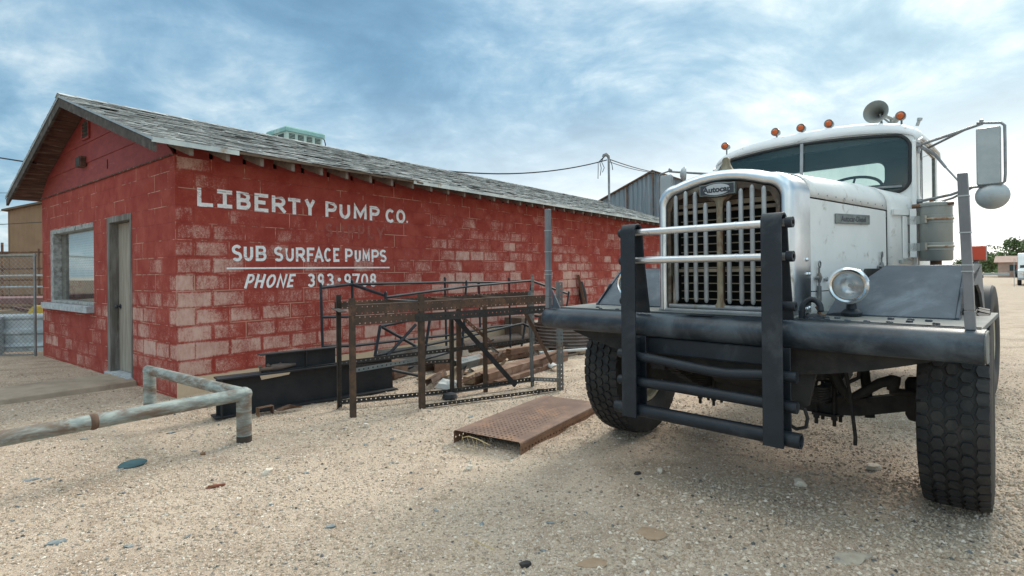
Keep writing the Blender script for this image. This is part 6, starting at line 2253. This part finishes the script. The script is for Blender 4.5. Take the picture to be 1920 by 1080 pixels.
# ------------------------------------------------------------------ roof-top cooler, service mast and wires
ck = thing('evaporative_cooler', 'pale teal louvred cooler box standing on the roof ridge', 'cooler', shop(3.90, 3.98, 4.00), SHOP_RZ)
MB().box(-.42, .42, -.36, .36, .02, .44).build('cooler_body', 'cooler_pale', ck, smooth=0, bevel=.01)
MB().loft([[V((x * w_, y * w_, z)) for x, y in ((-.46, -.40), (.46, -.40), (.46, .40), (-.46, .40))] for z, w_ in ((.38, 1), (.455, 1), (.485, .95), (.49, .9))]).build('cooler_lid', 'cooler_teal', ck, smooth=0, bevel=.008)
for k in range(4):
    lv_ = MB()
    x = -.30 + k * .20
    lv_.box(x - .065, x + .065, -.366, -.361, .22, .35)
    lo = lv_.build('louvre_panel', 'louvre_dark', ck, smooth=0)
    sl_ = MB()
    for j in range(4):
        sl_.bar((x - .06, -.372, .24 + j * .03), (x + .06, -.372, .24 + j * .03), .014, .004, up=(0, -.6, 1))
    sl_.build('slat', 'cooler_pale', lo, smooth=0)
for k in range(2):
    MB().box(-.4265, -.4215, -.25 + k * .28, -.03 + k * .28, .2, .35).build('louvre_panel', 'louvre_dark', ck, smooth=0)
MB().tube([(.43, -.30, .40), (.50, -.30, .38), (.53, -.30, .28), (.52, -.30, .12), (.45, -.28, .0)], .012, 8).build('water_line', 'rack_tube', ck)
sk = MB()
for x in (-.38, .38):
    for y in (-.32, .32):
        sk.box(x - .03, x + .03, y - .03, y + .03, -.45, .02)
sk.build('cooler_stand', 'grey_wood', ck, smooth=0)

mp = V((3.04, 17.0, 0))
ms = thing('service_mast', 'slim steel service mast with a capped top and dangling leads above the roof', 'mast', mp)
MB().tube([(0, 0, 0), (0, 0, 4.92)], .035, 10).build('mast', 'arm_grey', ms)
MB().tube([(0, 0, 4.90), (-.01, 0, 4.98), (-.08, 0, 5.03), (-.15, 0, 5.0), (-.17, 0, 4.95)], [.04, .055, .06, .055, .04], 10).build('weather_head', 'arm_grey', ms)
ld = MB()
for k in range(3):
    ld.tube([(-.15, 0, 4.96), (-.22 - .05 * k, .03 * k, 4.80), (-.14 - .09 * k, .03 * k, 4.62), (-.20 - .07 * k, 0, 4.48 - .1 * k)], .011, 5)
ld.tube([(.05, 0, 4.85), (.10, 0, 4.70), (.12, 0, 4.55)], .012, 5)
ld.build('lead', 'wire_black', ms)


def wire(label, a, b, sag, r=.014):
    a, b = V(a), V(b)
    pts = [a.lerp(b, k / 14) - V((0, 0, sag * 4 * (k / 14) * (1 - k / 14))) for k in range(15)]
    o = MB().tube(pts, r, 6).build('power_line', 'wire_black', None)
    return tag(o, label, 'wire')


wire('twisted black cable from the roof ridge up to the service mast', shop(7.4, 2.95, roofz(2.92) + .08), mp + V((-.06, 0, 4.86)), .22, .018)
wire('black cable from the service mast to the peak of the corrugated shed', mp + V((.03, 0, 4.88)), shop(17.95, 1.92, 5.34), .03, .016)
wire('second black cable just below it from mast to shed peak', mp + V((.03, 0, 4.80)), shop(17.95, 1.75, 5.28), .06, .012)
wire('black cable running in from the left to the gable edge', (-30, 24, 9.8), shop(-.30, 4.75, roofz(4.75) - .05), .5, .014)
wire('thin cable crossing the sky low at the far left', (-40, 30, 4.6), shop(2.0, 6.4, 2.75), .3, .010)
wire('thin far cable behind the tan building at the left edge', (-60, 46, 9.0), (-18, 46, 8.6), .3, .02)
wire('lower thin far cable behind the tan building at the left edge', (-60, 46, 7.4), (-18, 46, 7.2), .3, .02)
wire('faint far cable to the right of the mirror', (44, 44, 14.6), (80, 60, 17.5), .3, .03)

# corrugated shed beyond the end of the shop
SHD = thing('corrugated_shed', 'rusty blue grey corrugated metal shed behind the far end of the red building', 'shed', shop(18.0, 0), SHOP_RZ)
g_ = MB()


def shed_z(y):
    return 5.34 - (.41 * (y - 1.87) if y > 1.87 else .42 * (1.87 - y))


ys = [-3.4 + .05 * k for k in range(int(10.6 / .05) + 1)]
vs, fs = [], []
for i, y in enumerate(ys):
    x = .018 * math.cos(i * math.pi / 2)
    vs += [V((x, y, 0)), V((x, y, shed_z(y)))]
    if i:
        fs.append((2 * i - 2, 2 * i, 2 * i + 1, 2 * i - 1))
g_.add(vs, fs)
g_.build('gable_wall', 'shed_sheet', SHD, smooth=0)
for y in (1.87, 3.0, .6):
    MB().box(-.035, -.022, y - .03, y + .03, 0, shed_z(y) - .02).build('corner_strip', 'rusty_steel', SHD, smooth=0)
rf_ = MB()
for ya, yb_ in ((-3.6, 1.87), (7.4, 1.87)):
    rf_.loft([[V((x, ya, shed_z(ya) + .01)), V((x, yb_, shed_z(yb_) + .01)), V((x, yb_, shed_z(yb_) + .06)), V((x, ya, shed_z(ya) + .06))] for x in (-.12, 12)])
rf_.build('roof', 'rusty_steel', SHD, smooth=0)
for y in (-3.4, 7.2):
    MB().box(.03, 12, y - .03, y + .03, 0, shed_z(y)).build('side_wall', 'shed_sheet', SHD, smooth=0)

# ------------------------------------------------------------------ left background
tbz = math.atan2(.05, 1)
TB_ = thing('tan_building', 'tall tan metal-sided building behind the chain link fence', 'building', (-20.2, 22, 0), 0)
sd_ = MB()
vs, fs = [], []
for i in range(161):
    x = i * .05
    y = .02 if i % 4 < 2 else 0
    vs += [V((x, y, 0)), V((x, y, 4.10 + .30 * x / 1.6))]
    if i:
        fs.append((2 * i - 2, 2 * i, 2 * i + 1, 2 * i - 1))
sd_.add(vs, fs)
sd_.build('siding', 'tan_siding', TB_, smooth=0)
sd_ = MB().box(-.02, 0, .0, 9, 0, 4.09)
sd_.build('end_wall', 'tan_siding', TB_, smooth=0)
MB().loft([[V((x, y, 4.10 + .30 * x / 1.6 + z)) for y, z in ((-.15, .0), (9, .0), (9, .08), (-.15, .08))] for x in (-.15, 8.0)]).build('roof', 'roof_brown', TB_, smooth=0)
LT = thing('low_shed', 'low brown lean-to at the far left beyond the tan building', 'shed', (-25.5, 24, 0))
MB().box(0, 5.2, 0, 4, 0, 2.45).build('siding', 'tan_siding', LT, smooth=0)
MB().box(-.1, 5.2, -.1, 4, 2.452, 2.55).build('roof', 'roof_brown', LT, smooth=0)

FZ = thing('chain_link_fence', 'grey chain link fence with a pipe top rail left of the red building', 'fence', (-12.0, 9.55, 0), R(5.8))
for z in (1.80,):
    MB().tube([(0, 0, z), (3.43, 0, z)], .021, 10).build('top_rail', 'plate_metal', FZ)
for x in (1.2, 3.40):
    MB().tube([(x, 0, -.1), (x, 0, 1.84)], .022, 10).build('post', 'arm_grey', FZ)
ml = MB()
step = .075
Hh = 1.78
k = -Hh
while k < 3.43:
    for sg in (1, -1):
        a = [k, 0.02] if sg > 0 else [k, Hh]
        x0, x1 = max(k, 0), min(k + Hh, 3.43)
        if x1 - x0 < .05:
            continue
        za, zb = (x0 - k, x1 - k) if sg > 0 else (Hh - (x0 - k), Hh - (x1 - k))
        d_ = .004 * sg
        p, q = V((x0, d_, za + .01)), V((x1, d_, zb + .01))
        ml.bar(p, q, .004, .004)
    k += step
ml.build('mesh', 'arm_grey', FZ, smooth=0)
MB().tube([(0, 0, .02), (3.43, 0, .02)], .008, 6).build('tension_wire', 'arm_grey', FZ)
gp = thing('metal_sheeting', 'stack of pale galvanised ribbed sheets standing behind the chain link fence', 'metal sheets', (-11.9, 9.85, 0), R(5.8))
vs, fs = [], []
m_ = MB()
lp = []
zs = [0, .06, .10, .16, .30, .34, .40, .44, .58, .62, .66, .70]
ds = [0, 0, -.03, 0, 0, -.035, -.035, 0, 0, -.03, -.03, 0]
m_.loft([[V((x, d, z + .012 * x)) for z, d in zip(zs, ds)] + [V((x, d + .03, z + .012 * x)) for z, d in list(zip(zs, ds))[::-1]] for x in (.5, 1.4, 2.3, 3.25)])
m_.build('ribbed_sheet', 'galv_sheet', gp, smooth=0)
MB().box(2.25, 2.55, -.16, -.02, -.0, .70).build('sheet_stack', 'galv_sheet', gp, smooth=0, bevel=.01)
o = MB().loft([[V((0, 0, 0)), V((.42, .05, .0)), V((.42, .1, .05)), V((0, .1, .05))], [V((.22, 0, .30)), V((.40, .0, .32)), V((.40, .06, .33)), V((.24, .06, .32))]]).build('yellow_panel', 'yellow_paint', None, smooth=0)
o.location = (-9.3, 10.35, .55)
tag(o, 'bent yellow metal panel on top of the ribbed sheets behind the fence', 'panel')
rk_ = thing('material_rack', 'rusty brown pipe and lumber rack behind the chain link fence', 'rack', (-15.6, 13.0, 0), R(3))
m_ = MB()
for x in (.6, 1.7, 2.6, 3.35, 4.2, 5.2):
    m_.tube([(x, 0, 0), (x, 0, 2.1 if x != 3.35 else 2.25)], .028, 6)
m_.build('upright', 'rusty_steel', rk_)
for z in (.70, .98, 1.35, 1.62, 2.02):
    MB().tube([(0, 0, z), (5.4, 0, z)], .022, 6).build('rail', 'rusty_steel', rk_)
m_ = MB()
for a, b in (((1.7, 2.0), (2.6, 1.35)), ((2.6, 2.0), (3.35, 1.6)), ((3.35, 1.0), (4.2, .7)), ((1.0, .7), (1.7, 1.35)), ((2.6, .98), (3.3, .72))):
    m_.tube([(a[0], 0, a[1]), (b[0], 0, b[1])], .02, 6)
m_.build('brace', 'rusty_steel', rk_)
for z in (1.45, 1.18):
    MB().tube([(0.2, -.1, z), (5.4, -.1, z)], .024, 8).build('stored_pipe', 'mirror_grey', rk_)
tr = thing('flatbed_trailer', 'old maroon trailer with a dark wheel behind the chain link fence', 'trailer', (-13.2, 11.2, 0), R(6))
MB().box(0, 4.0, -.1, 1.3, .86, .98).build('bed', 'maroon', tr, smooth=0, bevel=.01)
fd = []
for k in range(13):
    a = R(180 * k / 12)
    fd.append((1.95 + .50 * math.cos(a), .45 + .50 * math.sin(a)))
MB().prism(fd + [(x + (1.95 - x) * .06, z - .02) for x, z in fd[::-1]], lambda a, b, d: (a, d, b), -.28, .0).build('mudguard', 'maroon', tr, smooth=30)
wl_ = MB().lathe([(.0, -.10), (.18, -.10), (.20, -.11), (.36, -.10), (.40, -.06), (.40, .06), (.36, .10), (0, .10)], (1.95, -.12, .40), (0, 1, 0), 28)
wo = wl_.build('wheel', 'tyre_rubber', tr)
MB().lathe([(0, -.10), (.17, -.112), (.185, -.115), (.19, -.10)], (1.95, -.12, .40), (0, 1, 0), 20).build('rim', 'dull_sheet', wo)
board('stacked_timber', 'rough brown timber heaped behind the yellow panel', (-10.9, 10.75, .66), (-8.9, 10.95, .72), .2, .16, 'old_board', 'timber')
board('stacked_timber', 'dark timber lying slanting over the yellow panel', (-9.5, 10.4, .84), (-8.85, 10.5, .66), .08, .06, 'soffit_wood', 'timber')

# ------------------------------------------------------------------ right background
def far_tree(name, label, p, h, w_, seed):
    t_ = thing(name, label, 'tree', p)
    rt = random.Random(seed)
    tk = MB()
    tk.tube([(0, 0, -.1), (.05, 0, h * .2), (-.05, 0, h * .45)], [h * .035, h * .028, h * .02], 8)
    for k in range(6):
        a = rt.uniform(0, 6.28)
        tk.tube([(0, 0, h * .3), (math.cos(a) * w_ * .18, math.sin(a) * w_ * .18, h * .52), (math.cos(a) * w_ * .34, math.sin(a) * w_ * .34, h * .72)], [h * .016, h * .011, h * .005], 6)
    tk.build('trunk', 'bark', t_)
    lf = MB()
    tn = []
    cl = []
    for k in range(26):
        a, rr_ = rt.uniform(0, 6.28), math.sqrt(rt.random()) * w_ * .42
        cl.append((V((math.cos(a) * rr_, math.sin(a) * rr_, h * rt.uniform(.42, .86) - rr_ * .25)), rt.uniform(.10, .20) * w_, rt.random()))
    for c, r, tt in cl:
        for k in range(110):
            d = V((rt.gauss(0, 1), rt.gauss(0, 1), rt.gauss(0, .8)))
            d.normalize()
            q = c + d * r * rt.uniform(.5, 1.05)
            s_ = h * rt.uniform(.022, .045)
            e_ = V((rt.gauss(0, 1), rt.gauss(0, 1), rt.gauss(0, 1))).normalized()
            f_ = e_.cross(V((rt.gauss(0, 1), rt.gauss(0, 1), rt.gauss(0, 1)))).normalized()
            lf.add([q - e_ * s_, q + f_ * s_ * .6, q + e_ * s_, q - f_ * s_ * .6], [(0, 1, 2, 3)])
            tn.append(min(1, max(0, tt * .6 + rt.random() * .4)))
    lf.att['tone'] = tn
    lf.build('crown', 'leaf', t_, smooth=0, recalc=False)


far_tree('leafy_tree', 'spreading green tree beyond the yard right of the truck fender', (73.3, 81, 0), 6.0, 7.6, 5)
far_tree('leafy_tree', 'smaller dark green tree at the far right edge behind the white pickup', (87.5, 93, 0), 4.9, 6.2, 8)
far_tree('leafy_tree', 'low green tree half hidden behind the truck cab and lamp', (70.5, 84, 0), 3.2, 5.0, 12)
hs_ = thing('small_house', 'low pinkish house with a shallow roof far off under the green tree', 'house', (66.5, 75, 0), R(-45))
MB().box(0, 7, 0, 5, 0, 2.1).build('wall', 'far_wall', hs_, smooth=0)
MB().loft([[V((x, -.4, 2.05)), V((x, 2.5, 2.95)), V((x, 5.4, 2.05))] for x in (-.4, 7.4)]).build('roof', 'far_roof', hs_, smooth=0)
for x in (1.2, 4.6):
    MB().box(x, x + 1.1, -.03, -.001, .9, 1.7).build('window', 'louvre_dark', hs_, smooth=0)
h2 = thing('small_house', 'long pale low shed at the far end of the yard', 'shed', (73, 79.5, 0), R(-40))
MB().box(0, 9, 0, 4, 0, 1.3).build('wall', 'hub_cream', h2, smooth=0)
MB().box(-.2, 9.2, -.2, 4.2, 1.302, 1.45).build('roof', 'far_roof', h2, smooth=0)
for k in range(3):
    MB().box(1 + k * 2.6, 2.2 + k * 2.6, -.03, -.001, .2, 1.0).build('window', 'louvre_dark', h2, smooth=0)
fg = thing('safety_flag', 'small orange safety flag on a pole beside the far white pickup', 'flag', (36.2, 39.5, 0))
MB().tube([(0, 0, 0), (0, 0, 2.0)], .02, 6).build('pole', 'mirror_grey', fg)
MB().loft([[V((-.02, 0, 1.2)), V((-.02, .02, 1.2))], [V((.26, .05, 1.22)), V((.26, .07, 1.22))], [V((.08, 0, 2.0)), V((.08, .02, 2.0))], [V((-.02, 0, 2.0)), V((-.02, .02, 2.0))]], closed=False, cap=False).build('flag', 'flag_orange', fg, smooth=0)
pk = thing('white_pickup', 'white work truck parked far off at the right edge of the yard', 'truck', (39.6, 41.5, 0), R(-43))
pr_ = [(-1.2, .45), (-1.2, 1.15), (-.2, 1.25), (.25, 2.2), (.45, 2.45), (2.0, 2.5), (2.1, 1.3), (5.0, 1.3), (5.0, .55)]
MB().prism(pr_, lambda a, b, d: (d, a, b), -.95, .95).build('body', 'white_paint', pk, smooth=0, bevel=.06)
MB().prism([(-.14, 1.32), (.27, 2.16), (.29, 2.16), (-.12, 1.32)], lambda a, b, d: (d, a - .03, b), -.82, .82).build('windscreen', 'rubber_seal', pk, smooth=0)
for s in (-1, 1):
    MB().prism([(.30, 1.4), (.55, 2.2), (1.7, 2.2), (1.7, 1.4)], lambda a, b, d: (s * d, a, b), .951, .962).build('side_window', 'rubber_seal', pk, smooth=0)
    MB().lathe([(0, 0), (.09, 0), (.09, .03), (0, .03)], (s * .68, -1.2, .92), (0, -1, 0), 14).build('headlight', 'reflector', pk)
    for y in (-.35, 3.8):
        w3 = MB().lathe([(0, -.12), (.36, -.12), (.40, -.08), (.40, .08), (.36, .12), (0, .12)], (s * .86, y, .40), (1, 0, 0), 22).build('wheel', 'tyre_rubber', pk)
MB().box(-.6, .6, -1.23, -1.201, .60, 1.05).build('grille', 'louvre_dark', pk, smooth=0)
MB().box(-.97, .97, -1.36, -1.21, .42, .58).build('bumper', 'bar_grey', pk, smooth=0, bevel=.02)
fc_ = thing('parked_car', 'small dark car parked far off by the pinkish house', 'car', (68.5, 73.0, 0), R(40))
MB().prism([(-2.1, .45), (-2.1, .85), (-1.2, .95), (-.7, 1.4), (.8, 1.42), (1.4, .98), (2.1, .9), (2.1, .45)], lambda a, b, d: (a, d, b), -.85, .85).build('body', 'louvre_dark', fc_, smooth=0, bevel=.05)
MB().prism([(-.95, 1.0), (-.62, 1.34), (.72, 1.36), (1.15, 1.0)], lambda a, b, d: (a, d, b), -.86, .86).build('side_window', 'rubber_seal', fc_, smooth=0)
for x in (-1.3, 1.3):
    for y in (-.75, .75):
        MB().lathe([(0, -.1), (.32, -.1), (.32, .1), (0, .1)], (x, y, .32), (0, 1, 0), 16).build('wheel', 'tyre_rubber', fc_)
# distant scrub along the horizon
def scrub():
    rq = random.Random(4)
    m_ = MB()
    tn = []
    for k in range(1500):
        a = R(rq.uniform(-50, 50))
        d = rq.uniform(170, 330)
        c = V((math.sin(a) * d, math.cos(a) * d, 0))
        s_ = rq.uniform(.5, 1.6)
        for j in range(6):
            q = c + V((rq.gauss(0, 1.2), rq.gauss(0, 1.2), rq.uniform(.2, 1.5)))
            m_.add([q + V((-s_, 0, -.5)), q + V((s_ * .8, 0, -.4)), q + V((s_ * .5, .2, .5)), q + V((-s_ * .6, -.1, .6))], [(0, 1, 2, 3)])
            tn.append(rq.random())
    m_.att['tone'] = tn
    tag(m_.build('desert_scrub', 'leaf', None, smooth=0, recalc=False), 'far low desert scrub along the horizon', 'scrub', None, 'stuff')


scrub()
